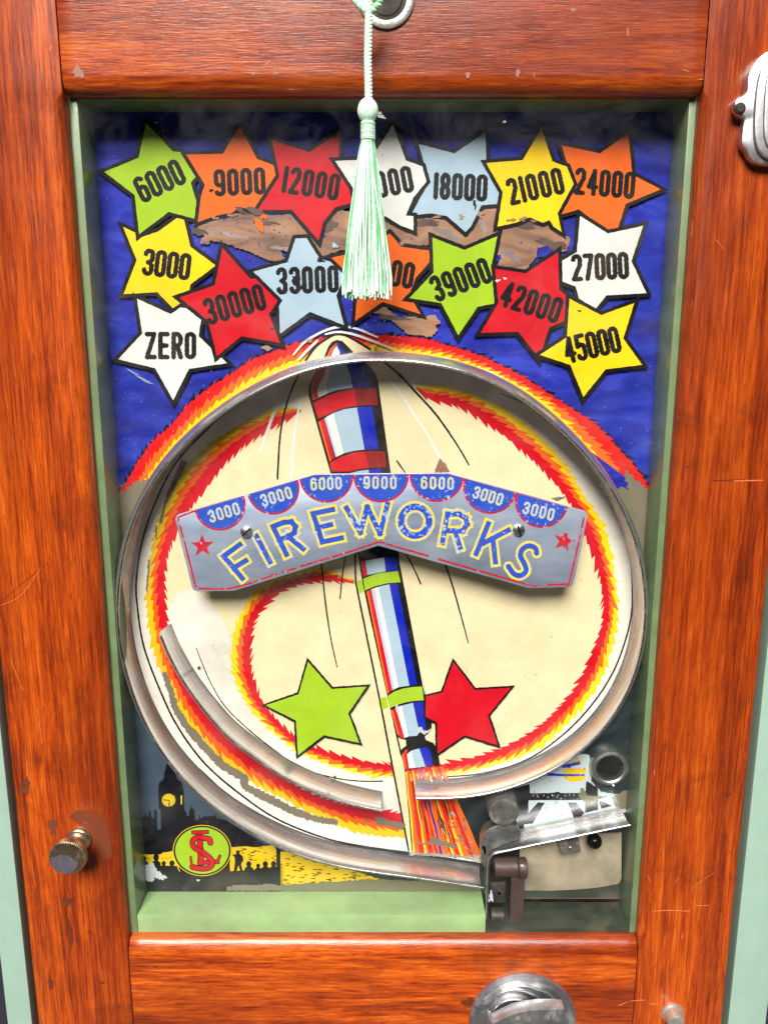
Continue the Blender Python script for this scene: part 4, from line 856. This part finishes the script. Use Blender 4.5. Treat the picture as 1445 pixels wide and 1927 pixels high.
# orange flake left behind in the worn patch
A('orange_flake', Z('WA', (580, 220), (630, 240), (655, 270), (658, 355), (620, 330), (595, 290)), M['orange'], pf)
A('smudge', [blob(557, 527, 9, 7, 20, .6), blob(568, 541, 10, 3.5, 20, .5, -.3)], M['numk'], pf)

cvp = slab('cover_plate', Z('HM', (440, 885), (440, 480), (560, 430), (1306, 400), (1306, 780), (1295, 812), (1270, 832), (1100, 862), (900, 880), (700, 888)), BY - .0028, .0016, M['coverplate'], pf, .0003)
cvp['label'] = 'grubby cream plate under the launch rail'

# fittings fixed on the board: return cup, stop peg
def cup():
    c = P(1148, 1447, BY - .007); cx, cz = c.x, c.z
    o = lathe('return_cup', cx, cz, [(.0130, BY), (.0130, BY - .0055), (.0125, BY - .0068), (.0106, BY - .0072), (.0094, BY - .0064), (.0092, BY - .003), (.0092, BY - .0008)], M['cup'], pf, 56, cap=False)
    lathe('cup_hole', cx, cz, [(.0093, BY - .0022), (.0001, BY - .0022)], M['hole'], o, 32, cap=False)
    s = P(1154, 1480, BY - .008); lathe('cup_screw', s.x, s.z, [(.0014, BY - .0065), (.0014, BY - .0082), (.0009, BY - .0086)], M['screw'], o, 16)
    return o
cup()

# ================================================================== 4. BALL RAILS
def to_xz(pts, Y): return [(P(a, b, Y).x, P(a, b, Y).z) for a, b in pts]
LY = .0105
def gutter(bulge, base, t=.0010, y0=LY, y1=BY - .0006):
    """profile of a bent strip: lip at 0, hollow outwards (negative), foot at base (positive inwards)"""
    n = 9; inner = []
    for k in range(n):
        u = k / (n - 1); y = y0 + (y1 - y0) * u
        inner.append((base * u - bulge * max(0.0, math.sin(math.pi * u)) ** .8, y))
    outer_ = [(a - t, b) for a, b in reversed(inner)]
    return inner + outer_
lp = []
for a, b in lip_px:
    d = max(0, (1000 - b) / 332) * 8
    vx, vy = 720 - a, 1085 - b; L = math.hypot(vx, vy); lp.append((a + vx / L * d, b + vy / L * d))
path = spline(to_xz(lp, LY), 260)
for _ in range(60): path[1:-1] = .25 * path[:-2] + .5 * path[1:-1] + .25 * path[2:]   # a bent strip runs smoothly
T_, N_ = normals(path)
r1 = thing('ball_rail', (path[130][0], BY, path[130][1]), 'large dull chrome ball rail looping round the whole playfield', 'ball rail')
# find the sign so that +offset points to the inside of the loop
def orient(prof, path, inside):
    t, nn = normals(np.array(path)); i = len(path) // 2
    s = 1 if (inside[0] - path[i][0]) * nn[i][0] + (inside[1] - path[i][1]) * nn[i][1] > 0 else -1
    return [(a * s, b) for a, b in prof]
ctr = P(720, 1085, BY); ins = (ctr.x, ctr.z)
sweep('rail_strip', path, orient(gutter(.0042, .0012), path, ins), M['rail'], r1)
bead = orient([(.0003 + .0009 * math.cos(a), LY - .0001 + .0009 * math.sin(a)) for a in [k * math.pi / 4 for k in range(8)]], path, ins)
sweep('rail_lip', path, bead, M['screw'], r1)
in_px = [(303, 1197), (323, 1243), (349, 1288), (387, 1340), (431, 1389), (484, 1430), (536, 1464), (590, 1490), (641, 1508), (680, 1518), (719, 1526)]
p2 = spline(to_xz(in_px, LY), 90)
r2 = thing('ball_rail', (p2[45][0], BY, p2[45][1]), 'short curved chrome ball rail inside the loop, left of the rocket tail', 'ball rail')
c2 = P(600, 1250, BY)
sweep('rail_strip', p2, orient(gutter(.0036, .0008), p2, (c2.x, c2.z)), M['rail'], r2)
bead2 = orient([(.0003 + .0008 * math.cos(a), LY - .0001 + .0008 * math.sin(a)) for a in [k * math.pi / 4 for k in range(8)]], p2, (c2.x, c2.z))
sweep('rail_lip', p2, bead2, M['screw'], r2)
for a, b in ((375, 1256), (630, 1462)):
    c = P(a, b, BY - .001); lathe('rail_pin', c.x, c.z, [(.0009, BY), (.0009, BY - .0022), (.0004, BY - .0026)], M['dark'], r2, 12)
for a, b in ((812, 1468), (832, 1462), (706, 655)):
    c = P(a, b, BY - .001); lathe('rail_pin', c.x, c.z, [(.0009, BY), (.0009, BY - .0022), (.0004, BY - .0026)], M['screw'], r1, 12)
# launch rail with its downward bracket
l3 = [(1184, 1551), (1130, 1562), (1060, 1577), (1000, 1589), (960, 1598), (936, 1603), (925, 1608), (919, 1618), (917, 1635), (916, 1660), (915, 1690), (914, 1728)]
c3 = np.array(to_xz(l3, LY + .002)); p3 = np.array([tuple(q) for q in spline([tuple(q) for q in c3], 90)])
r3 = thing('launch_rail', (p3[0][0], BY, p3[0][1]), 'sloping dirty steel strip bent down at its left end, above the cream plate', 'rail')
prof3 = orient([(-.0013, LY + .002), (0, LY + .0015), (.0002, LY + .003), (-.0012, LY + .012), (.0004, BY - .003), (.0022, BY - .0032), (.0010, LY + .012), (-.001, LY + .006)], p3, (P(1060, 1480, BY).x, P(1060, 1480, BY).z))
sweep('rail_strip', p3, orient([(0, LY + .0015), (-.0014, LY + .0075), (-.0016, LY + .014), (-.0004, BY - .0015), (-.0014, BY - .0015), (-.0026, LY + .014), (-.0024, LY + .0075), (-.0011, LY + .0015)], p3, (P(1060, 1480, BY).x, P(1060, 1480, BY).z)), M['rail2'], r3)
sweep('rail_lip', p3, orient([(-.0003 + .0008 * math.cos(a), LY + .0015 + .0008 * math.sin(a)) for a in [k * math.pi / 4 for k in range(8)]], p3, (P(1060, 1480, BY).x, P(1060, 1480, BY).z)), M['screw'], r3)
slab('worn_bracket', Z('HM', (112, 470), (135, 400), (180, 360), (250, 330), (340, 322), (420, 332), (450, 400), (445, 455), (300, 500), (200, 548), (168, 610), (150, 700), (112, 640)), .0165, .009, M['cup'], r3, .0012)
paint('slot_hole', Z('HM', (116, 515), (130, 502), (150, 512), (156, 545), (150, 580), (138, 585), (134, 545)), M['hole'], r3, Y=.01645)
slab('fixing_lug', Z('HM', (770, 480), (945, 450), (960, 560), (795, 578)), BY - .012, .006, M['rubber'], r3, .0004)
c = P(1073, 1597, BY - .013); lathe('lug_screw', c.x, c.z, [(.0016, BY - .0115), (.0016, BY - .0129), (.0012, BY - .0133)], M['cup'], r3, 16)
c = P(1120, 1588, BY - .014)
bm = bmesh.new(); bmesh.ops.create_uvsphere(bm, u_segments=24, v_segments=14, radius=.0052)
for v in bm.verts: v.co += Vector((c.x, BY - .011, c.z))
me = bpy.data.meshes.new('steel_ball'); bm.to_mesh(me); bm.free()
o = link('steel_ball', me, metal_mat('black_steel', (30, 30, 32), (46, 46, 50), (.08, .2), (20, 20, 20), .2, 200, .05), None, smooth=True)
o['label'] = 'small dark steel ball tucked under the right end of the launch rail'; o['category'] = 'ball'
# rubber stop peg
pg = P(948, 1529, LY + .001)
peg = thing('stop_peg', (pg.x, BY, pg.z), 'thick grey rubber stop peg standing between the big rail and the launch rail', 'peg')
lathe('peg_body', pg.x, pg.z, [(.0104, BY), (.0102, LY + .003), (.0100, LY + .0012), (.0092, LY + .0005)], M['rubber'], peg, 40)
# striker
sk = P(958, 1640, LY + .003)
stk = thing('striker', (sk.x, BY, sk.z - .02), 'brown ball striker on a dark arm behind the bent launch rail', 'striker')
def hbar(name, x0, x1, cy, r, Y, mat, parent):
    a = P(x0, cy, Y); b = P(x1, cy, Y); V, Fc = [], []; sg = 28
    for x, rr in ((a.x, r * .9), (a.x + .0006, r), (b.x - .0006, r), (b.x, r * .9)):
        for k in range(sg): t = 2 * math.pi * k / sg; V.append((x, Y + rr * math.cos(t), a.z + rr * math.sin(t)))
    for j in range(3):
        for k in range(sg): p_ = j * sg + k; q_ = j * sg + (k + 1) % sg; Fc.append((p_, q_, q_ + sg, p_ + sg))
    Fc += [tuple(range(sg)), tuple(3 * sg + k for k in range(sg))]
    me = mesh(name, V, Fc); bm = bmesh.new(); bm.from_mesh(me); bmesh.ops.recalc_face_normals(bm, faces=bm.faces); bm.to_mesh(me); bm.free()
    return sm_by_angle(link(name, me, mat, parent), 35)
hbar('striker_head', 928, 973, 1631, .0068, .0205, M['brownmetal'], stk)
hbar('striker_collar', 973.5, 990, 1633, .0070, .0205, M['brownmetal'], stk)
a = P(960, 1650, .02); b = P(988, 1750, .02)
box('arm', P(958, 1690, .02).x, P(984, 1690, .02).x, .016, .022, P(960, 1770, .02).z, P(960, 1645, .02).z, M['brownmetal'], stk, .0008)
slab('bracket_plate', Z('HM', (190, 825), (320, 820), (325, 990), (185, 992)), .0165, .002, M['dark'], stk, .0005)
c = P(939, 1681, .0165); lathe('bracket_hole', c.x, c.z, [(.0012, .01655), (.0012, .0163)], M['hole'], stk, 14)
hbar('pivot', 922, 948, 1722, .0052, .020, M['dark'], stk)
A('white_speck', [blob(924, 1687, 4, 9, 14, .5), blob(919, 1695, 2, 4, 10, .3)], M['chip'], stk, Y=.0164)
A('white_speck', [blob(982, 1629, 3.2, 2.8, 12, .5)], M['chip'], stk, Y=.0134)

# ================================================================== 5. NAMEPLATE
PY = .0125
np_ = thing('name_plate', (0, PY, P(718, 1000, PY).z), 'brushed aluminium sign reading FIREWORKS in blue letters, screwed across the playfield', 'sign')
plate_px = [(330, 978), (331, 972), (336, 968), (592, 892), (843, 890), (1098, 961), (1104, 966), (1105, 974), (1079, 1097), (1075, 1103), (1068, 1105), (994, 1107), (712, 1027), (441, 1112), (372, 1113), (364, 1110), (361, 1103)]
slab('plate', plate_px, PY, .0014, M['alu'], np_, .0003)
lay2 = [0]
def pY(): lay2[0] += 1; return PY - .00005 - lay2[0] * .00002
pr_ = worn_paint('plate_red', (190, 16, 44), .60); pb_ = worn_paint('plate_blue', (42, 80, 190), .62); py_ = worn_paint('plate_yellow', (228, 208, 84), .56); pn_ = worn_paint('plate_number_yellow', (208, 200, 110), .475, 400); pb2 = worn_paint('plate_blue_worn', (42, 80, 190), .565)
def clip(poly, a, b):
    """keep what lies below (larger y) the line a-b"""
    def sd_(p): return (b[0] - a[0]) * (p[1] - a[1]) - (b[1] - a[1]) * (p[0] - a[0])
    out = []
    for i in range(len(poly)):
        p, q_ = poly[i], poly[(i + 1) % len(poly)]; sp, sq = sd_(p), sd_(q_)
        if sp >= 0: out.append(p)
        if (sp >= 0) != (sq >= 0): t = sp / (sp - sq); out.append((p[0] + (q_[0] - p[0]) * t, p[1] + (q_[1] - p[1]) * t))
    return out
e1 = ((330, 970.9), (592, 893.2)); e2 = ((592, 893.2), (843, 891.2)); e3 = ((843, 891.2), (1105, 964.2))
discs = [((414, 950), 45, [e1], '3000', Z('PL', (285, 330), (450, 280))), ((514, 919), 46, [e1], '3000', Z('PL', (640, 222), (805, 172))), ((614, 895), 47.5, [e1, e2], '6000', Z('PL', (977, 112), (1145, 105))),
         ((717, 893), 49, [e2], '9000', [(690, 908), (740, 908.5)]), ((822, 893), 48, [e2, e3], '6000', Z('PR', (310, 100), (485, 105))), ((922, 916), 47.4, [e3], '3000', Z('PR', (657, 165), (810, 210))), ((1019, 943), 46.8, [e3], '3000', Z('PR', (987, 268), (1150, 310)))]
for (c, r, es, num, tp) in discs:
    ring_o = arc(c[0], c[1], r + 3.6, r + 3.6, 0, 354, 60); inn = arc(c[0], c[1], r, r, 0, 354, 60)
    for e in es: ring_o = clip(ring_o, *e); inn = clip(inn, (e[0][0], e[0][1] + 1), (e[1][0], e[1][1] + 1))
    h = A('disc', inn, pb_, np_, Y=PY - .0001); h['label'] = 'blue half disc numbered ' + num
    A('disc_rim', ring_o, pr_, h, Y=PY - .00005 - .000003 * discs.index((c, r, es, num, tp)))
    strokes_mesh('number', text_lines(num, tp[0], tp[1], 8.2, 20), 4.4, pn_, h, Y=PY - .00015, st=.5, rag=.5)
bi_ = offset(plate_px, -6.0)
def border(idx, extra=None): return [bi_[i] for i in idx]
def pl_line(pts, wd=3.0): A('border', ribbon(pts, wd, smooth=False, rag=.35), pr_, np_, Y=pY())
pl_line([(372, 960), (342, 971), (337, 979), (352, 1036), (367, 1097), (372, 1105), (382, 1107.5), (440, 1106), (524, 1079)], 3.2)
for sgm in ([(530, 1077), (558, 1069)], [(565, 1066), (620, 1050)], [(622, 1049.5), (700, 1024), (712, 1020), (724, 1022)], [(726, 1023), (770, 1036), (806, 1046)], [(824, 1052), (990, 1099), (1014, 1101)], [(1026, 1100.5), (1062, 1099), (1071, 1094), (1097, 980), (1094, 972), (1062, 962)]):
    pl_line(sgm, 3.4)
def star5(cx, cy, R, rot): return [(cx + (R if k % 2 == 0 else R * .42) * math.cos(math.radians(rot + 36 * k)), cy + (R if k % 2 == 0 else R * .42) * math.sin(math.radians(rot + 36 * k))) for k in range(10)]
A('red_star', star5(381, 1027, 22, -92), pr_, np_, Y=pY()); A('red_star', star5(1061, 1018, 21, -75), pr_, np_, Y=pY())
pl_ = lambda *p: Z('PL', *p); q_r = lambda *p: Z('PR', *p)
LET = [('F', [pl_((366, 602), (492, 752)), pl_((366, 602), (476, 522)), pl_((432, 682), (515, 632))]), ('I', [pl_((588, 465), (680, 640))]),
       ('R', [pl_((700, 400), (792, 590)), pl_((700, 400), (775, 372), (825, 368), (852, 400), (845, 440), (805, 470), (740, 490)), pl_((800, 465), (905, 552))]),
       ('E', [pl_((972, 312), (1035, 505)), pl_((972, 312), (1105, 285)), pl_((1000, 410), (1092, 388)), pl_((1035, 505), (1165, 478))]),
       ('W', [[(652, 956), (678, 1002), (691, 954), (715, 1004), (729, 949)]]), ('O', [q_r(*arc(250, 355, 93, 96, 0, 360, 28))]),
       ('R', [q_r((465, 305), (430, 498)), q_r((465, 308), (540, 308), (585, 335), (595, 375), (565, 420), (450, 418)), q_r((515, 425), (548, 530))]),
       ('K', [q_r((735, 372), (655, 570)), q_r((868, 415), (705, 500)), q_r((765, 470), (782, 625))]),
       ('S', [q_r(*[tuple(p) for p in spline([(1055, 568), (1048, 535), (1005, 518), (962, 540), (948, 585), (975, 640), (985, 685), (950, 715), (905, 705), (868, 655)], 30)])])]
for i, (ch, ls) in enumerate(LET):
    wdt = 9.6 if ch != 'O' else 12.5
    h = strokes_mesh('letter', ls, wdt, pb2 if ch in 'WO' or i == 6 else pb_, np_, Y=PY - .00012 - .000004 * i, st=.5, rag=.3, square=(ch not in 'OS'))
    h['label'] = 'blue letter %s edged in yellow' % ch
    strokes_mesh('letter_edge', ls, wdt + 9.5, py_, h, Y=PY - .00004 - .000004 * i, st=.6, rag=.9, square=(ch not in 'OS'))
for (a, b) in ((464, 1001), (976, 997.5)):
    c = P(a, b, PY - .001)
    s = lathe('screw', c.x, c.z, [(.0036, PY - .0001), (.0040, PY - .0005), (.0037, PY - .0014), (.0026, PY - .0020), (.0010, PY - .0023)], M['screw'], np_, 32)
    sv = 45 if a < 700 else -72
    ca, sa = math.cos(math.radians(sv)), math.sin(math.radians(sv)); pts = [Vector((c.x + u * ca - v * sa, PY - .00245, c.z + u * sa + v * ca)) for u, v in ((-.0034, -.0005), (.0034, -.0005), (.0034, .0005), (-.0034, .0005))]
    slab('screw_slot', None, PY - .00245, .0012, M['hole'], s, 0, pts)
    lathe('post', c.x, c.z, [(.003, BY), (.003, PY + .0015)], M['dark'], np_, 20, cap=False)

# ================================================================== 6. DOOR FITTINGS
# brass knob, lower left
c = P(150, 1578, 0); kx, kz = c.x, c.z
kn = lathe('knob', kx, kz, [(.0082, 0), (.0084, -.0014), (.0078, -.0024), (.0072, -.0028), (.0076, -.0036), (.0070, -.0048), (.0058, -.0062), (.0053, -.0088), (.0056, -.0114), (.0068, -.0140), (.0086, -.0154), (.0106, -.0160), (.0116, -.0166), (.0116, -.0203), (.0110, -.0210), (.0098, -.0213)], M['brass'], door, 110, knurl=(12, 13))
0 and lathe('knob', kx, kz, [(.0105, 0), (.0108, -.0012), (.0098, -.0022), (.0090, -.0026), (.0092, -.0034), (.0080, -.0046), (.0058, -.0062), (.0052, -.0085), (.0062, -.0112), (.0085, -.0128), (.0112, -.0134), (.0118, -.0142), (.0118, -.0198), (.0112, -.0208), (.0098, -.0213)], M['brass'], door, 110, knurl=(11, 12))
kn['label'] = 'knurled brass knob with a worn dark end'
zb2 = paint  # patch of old plating on the face
pc = P(123, 1620, -.0214)
fp = [(a, b) if math.hypot(a - 122, b - 1619) < 26 else (122 + (a - 122) * 26 / math.hypot(a - 122, b - 1619), 1619 + (b - 1619) * 26 / math.hypot(a - 122, b - 1619)) for a, b in blob(119, 1627, 30, 19, 40, .22, .2)]
paint('knob_patch', [(a, b) for a, b in fp], M['plated'], kn, Y=-.02138)
# small headed pin at bottom right
c = P(1264, 1906, 0)
pin = lathe('catch_pin', c.x, c.z, [(.0080, 0), (.0078, -.0012), (.0066, -.0018), (.0060, -.003), (.0060, -.0078), (.0056, -.0088), (.0046, -.0093), (.0018, -.0095)], M['pin'], door, 40)
# coin turn handle: stepped disc with spiral ridges and a lever
c = P(982, 1914, 0); hx, hz = c.x, c.z
R0 = .0365
th = lathe('turn_handle', hx, hz, [(R0, 0), (R0 + .0006, -.0022), (R0 - .0004, -.0042), (R0 - .0022, -.0050), (R0 - .0040, -.0040), (R0 - .0085, -.0034), (R0 - .0092, -.0020), (.004, -.0014)], M['cast'], door, 96)
th['label'] = 'round cast coin handle with swirling ridges, cut by the lower edge of the photo'
def ridge(pts, w0, w1, hgt, name):
    cpt = spline(pts, 40); _, nn = normals(cpt); V, Fc = [], []
    for i, p in enumerate(cpt):
        t = i / 39; wv = (w0 + (w1 - w0) * t) * (max(.01, math.sin(math.pi * (t * .86 + .07))) ** .4)
        for k, (u, y) in enumerate(((-1, 0), (-.7, .75), (0, 1), (.7, .75), (1, 0))): V.append((hx + p[0] + nn[i][0] * wv * u, -.0016 - hgt * y, hz + p[1] + nn[i][1] * wv * u))
    for i in range(39):
        for k in range(4): a = i * 5 + k; Fc.append((a, a + 1, a + 6, a + 5))
    me = mesh(name, V, Fc); bm = bmesh.new(); bm.from_mesh(me); bmesh.ops.recalc_face_normals(bm, faces=bm.faces); bm.to_mesh(me); bm.free()
    return link(name, me, M['cast'], th, smooth=True)
def pol(r, deg): return (r * math.cos(math.radians(deg)), r * math.sin(math.radians(deg)))
ridge([pol(.030, 150), pol(.0285, 120), pol(.0265, 95), pol(.0225, 68), pol(.0180, 42), pol(.013, 10)], .0012, .0022, .0042, 'ridge')
ridge([pol(.024, 185), pol(.0225, 150), pol(.0205, 120), pol(.0165, 85), pol(.0120, 60)], .0009, .0016, .0036, 'ridge')
ridge([pol(.0295, 118), pol(.0285, 90), pol(.0275, 55), pol(.0270, 20), pol(.0265, -20)], .0008, .0011, .003, 'ridge')
# lever blade: a crescent standing up from the disc
W = [P(a, b, -.0165) for a, b in Z('LR', (206, 420), (214, 392), (240, 418), (300, 388), (360, 360), (440, 342), (520, 335), (600, 334), (650, 338), (660, 400), (640, 470), (560, 530), (420, 560), (280, 540), (220, 480))]
lv = slab('lever', None, -.0165, .0085, M['lever'], th, .0009, W)
# coin slot surround, right edge
ex = 1462
half = [(1462, 92), (1446, 95), (1430, 106), (1414, 128), (1407, 145), (1405, 172), (1398, 180), (1388, 184), (1382, 194), (1384, 208), (1392, 219), (1400, 224), (1397, 240), (1395, 270), (1405, 286), (1412, 299), (1428, 309), (1462, 312)]
full = half + [(2 * ex - a, b) for a, b in reversed(half[1:-1])]
# trace on a plane standing 6 mm proud
sp = [tuple(p) for p in spline(full, 110, True)][:-1]
es = slab('coin_slot_plate', sp, -.006, .006, M['cast'], door, .0013)
es['label'] = 'ornate cast coin slot plate cut by the right edge of the photo'
cxp, cyp = 1462, 202
def inset(k, kx=None): return [(cxp + (a - cxp) * (kx or k), cyp + (b - cyp) * k) for a, b in [tuple(p) for p in spline([(1462, 92), (1438, 100), (1420, 125), (1410, 160), (1405, 202), (1403, 250), (1410, 285), (1430, 305), (1462, 312)] + [(2 * ex - a, b) for a, b in reversed([(1438, 100), (1420, 125), (1410, 160), (1405, 202), (1403, 250), (1410, 285), (1430, 305)])], 90, True)][:-1]]
slab('raised_step', inset(.90, .72), -.0085, .0030, M['cast'], es, .0009)
slab('raised_step', inset(.76, .42), -.0100, .0020, M['cast'], es, .0007)
paint('coin_slot', inset(.55, .22), M['hole'], es, Y=-.0101)
c = P(1394, 202, -.0078); lathe('plate_screw', c.x, c.z, [(.0030, -.0055), (.0030, -.0066), (.0020, -.0074)], M['dark'], es, 24)
# lock at top
c = P(727, -2, 0)
lk = lathe('lock', c.x, c.z, [(.0150, 0), (.0148, -.0014), (.0130, -.0020), (.0108, -.0016), (.0104, -.0006), (.0102, -.0003)], M['cup'], door, 48, cap=False)
lathe('lock_face', c.x, c.z, [(.0103, -.0002), (.0086, -.0004), (.0080, -.0012), (.0056, -.0014)], M['dark'], lk, 40)
lathe('lock_core', c.x, c.z, [(.0055, -.0013), (.0001, -.0012)], M['hole'], lk, 24, cap=False)

# ================================================================== 7. KEY AND TASSEL
TY = -.022
top = P(693, -28, TY); 
key = thing('key', (c.x, -.004, c.z), 'small steel key standing in the lock at the top edge, tassel cord tied to it', 'key')
box('key_blade', c.x - .0012, c.x + .0012, -.0215, -.0196, c.z + .004, c.z + .018, M['screw'], key, .0002)
lathe_r = [(.0035, 0), (.011, 0)]
V, Fc = [], []; sg, s2 = 32, 6
for i in range(sg):
    a = 2 * math.pi * i / sg
    for k in range(s2):
        b = 2 * math.pi * k / s2; rr = .0085 + .0022 * math.cos(b); V.append((c.x + rr * math.cos(a), -.0205 + .0009 * math.sin(b), c.z + .024 + rr * math.sin(a)))
for i in range(sg):
    for k in range(s2): Fc.append((i * s2 + k, i * s2 + (k + 1) % s2, ((i + 1) % sg) * s2 + (k + 1) % s2, ((i + 1) % sg) * s2 + k))
link('key_bow', mesh('key_bow', V, Fc), M['screw'], key, smooth=True)
ts = thing('tassel', tuple(P(693, 205, TY)), 'pale mint green tassel hanging on a twisted cord in front of the glass', 'tassel')
def twist(pts, rad, r, turns, name, strands=2, tints=(.1, .6)):
    ls = []; n = max(30, int(turns * 14))
    cp = [Vector(p) for p in pts]
    # resample
    L = [0.0]
    for a, b in zip(cp[:-1], cp[1:]): L.append(L[-1] + (b - a).length)
    for s in range(strands):
        l = []
        for i in range(n):
            d = L[-1] * i / (n - 1); j = max(k for k in range(len(L)) if L[k] <= d + 1e-12); j = min(j, len(cp) - 2)
            p = cp[j].lerp(cp[j + 1], (d - L[j]) / (L[j + 1] - L[j])); t = (cp[j + 1] - cp[j]).normalized(); u = t.cross(Vector((0, 1, 0))).normalized(); v = t.cross(u)
            a = 2 * math.pi * (turns * i / (n - 1) + s / strands); l.append(p + u * math.cos(a) * rad + v * math.sin(a) * rad)
        ls.append(l)
    return tubes(name, ls, r, M['thread'], ts, 8, list(tints)[:strands])
def tp_(a, b, Y=TY): return P(a, b, Y)
loopL = [tp_(663, -30, TY - .001), tp_(664, -6), tp_(672, 6), tp_(683, 16), tp_(692, 22)]; loopR = [tp_(719, -30, TY + .001), tp_(718, -4), tp_(712, 8), tp_(703, 18), tp_(694, 24)]
twist(loopL, .00085, .0010, 5, 'cord_loop'); twist(loopR, .00085, .0010, 5, 'cord_loop', tints=(.5, .9))
twist([tp_(695, -30), tp_(694, 20), tp_(692, 110), tp_(694, 200)], .0010, .00115, 16, 'cord', 2, (.05, .3))
kc = P(692, 208, TY)
bm = bmesh.new(); bmesh.ops.create_uvsphere(bm, u_segments=40, v_segments=24, radius=.0054)
for v in bm.verts:
    a = math.atan2(v.co.y, v.co.x); rip_ = 1 + .03 * math.sin(a * 26) * (1 - abs(v.co.z) / .006); v.co.x *= .98 * rip_; v.co.y *= .95 * rip_; v.co.z *= 1.16; v.co += kc
me = bpy.data.meshes.new('knot'); bm.to_mesh(me); bm.free(); at = me.attributes.new('tint', 'FLOAT', 'POINT'); at.data.foreach_set('value', [.35 + .35 * math.sin(i * .7) for i in range(len(me.vertices))])
link('knot', me, M['thread'], ts, smooth=True)
ls = []
for k in range(9):
    z = P(693, 232, TY).z + (P(693, 262, TY).z - P(693, 232, TY).z) * k / 8
    ls.append([Vector((kc.x + .0032 * math.cos(a), TY + .0032 * math.sin(a), z)) for a in [2 * math.pi * i / 20 for i in range(21)]])
tubes('binding', ls, .00068, M['thread'], ts, 6, [.3, .8, .4, .6, .2, .7, .5, .3, .6])
box_c = P(693, 247, TY); lathe_v = []
V, Fc = [], []
for z in (P(693, 228, TY).z, P(693, 266, TY).z):
    for k in range(20): a = 2 * math.pi * k / 20; V.append((kc.x + .0031 * math.cos(a), TY + .0031 * math.sin(a), z))
for k in range(20): Fc.append((k, (k + 1) % 20, 20 + (k + 1) % 20, 20 + k))
me = mesh('neck', V, Fc); at = me.attributes.new('tint', 'FLOAT', 'POINT'); at.data.foreach_set('value', [.6] * 40); link('neck', me, M['thread'], ts, smooth=True)
ls, tn = [], []
zt_, zb_ = P(692, 258, TY).z, P(690, 552, TY).z
for i in range(230):
    a = random.uniform(0, 2 * math.pi); rr = random.uniform(.3, 1) ** .5
    x0 = kc.x + .0030 * rr * math.cos(a); y0 = TY + .0030 * rr * math.sin(a)
    stray = 1.0
    x1 = P(688, 552, TY).x + .0116 * rr * math.cos(a) + random.uniform(-.0013, .0013); y1 = TY + .0075 * rr * math.sin(a)
    if i % 23 == 0: x1 = P(726, 552, TY).x + random.uniform(-.002, .003)
    zz = zb_ + random.uniform(-.0038, .0034); ph = random.uniform(0, 6.28); am = random.uniform(.0001, .0011); l = []
    for k in range(16):
        t = k / 15; e = min(1, t * 1.15) ** .8
        sw = math.sin(t * 7 + ph) * am * t
        l.append(Vector((x0 + (x1 - x0) * e + sw, y0 + (y1 - y0) * e, zt_ + (zz - zt_) * t)))
    ls.append(l); tn.append(random.choice([.0, .05, .1, .2, .3, .6, .85, 1.0]))
o = tubes('fringe', ls, .00040, M['thread'], ts, 5, tn); o['kind'] = 'stuff'
o = tubes('loose_wisp', [[Vector(P(703, 210, TY)), Vector(P(712, 216 + d, TY)), Vector(P(722 + d, 218 + d * 1.3, TY))] for d in (-5, -3, 0, 2, 4)], .00013, M['thread'], ts, 4, [.2] * 5)
print('layers', layer[0], 'objects', len(bpy.data.objects))
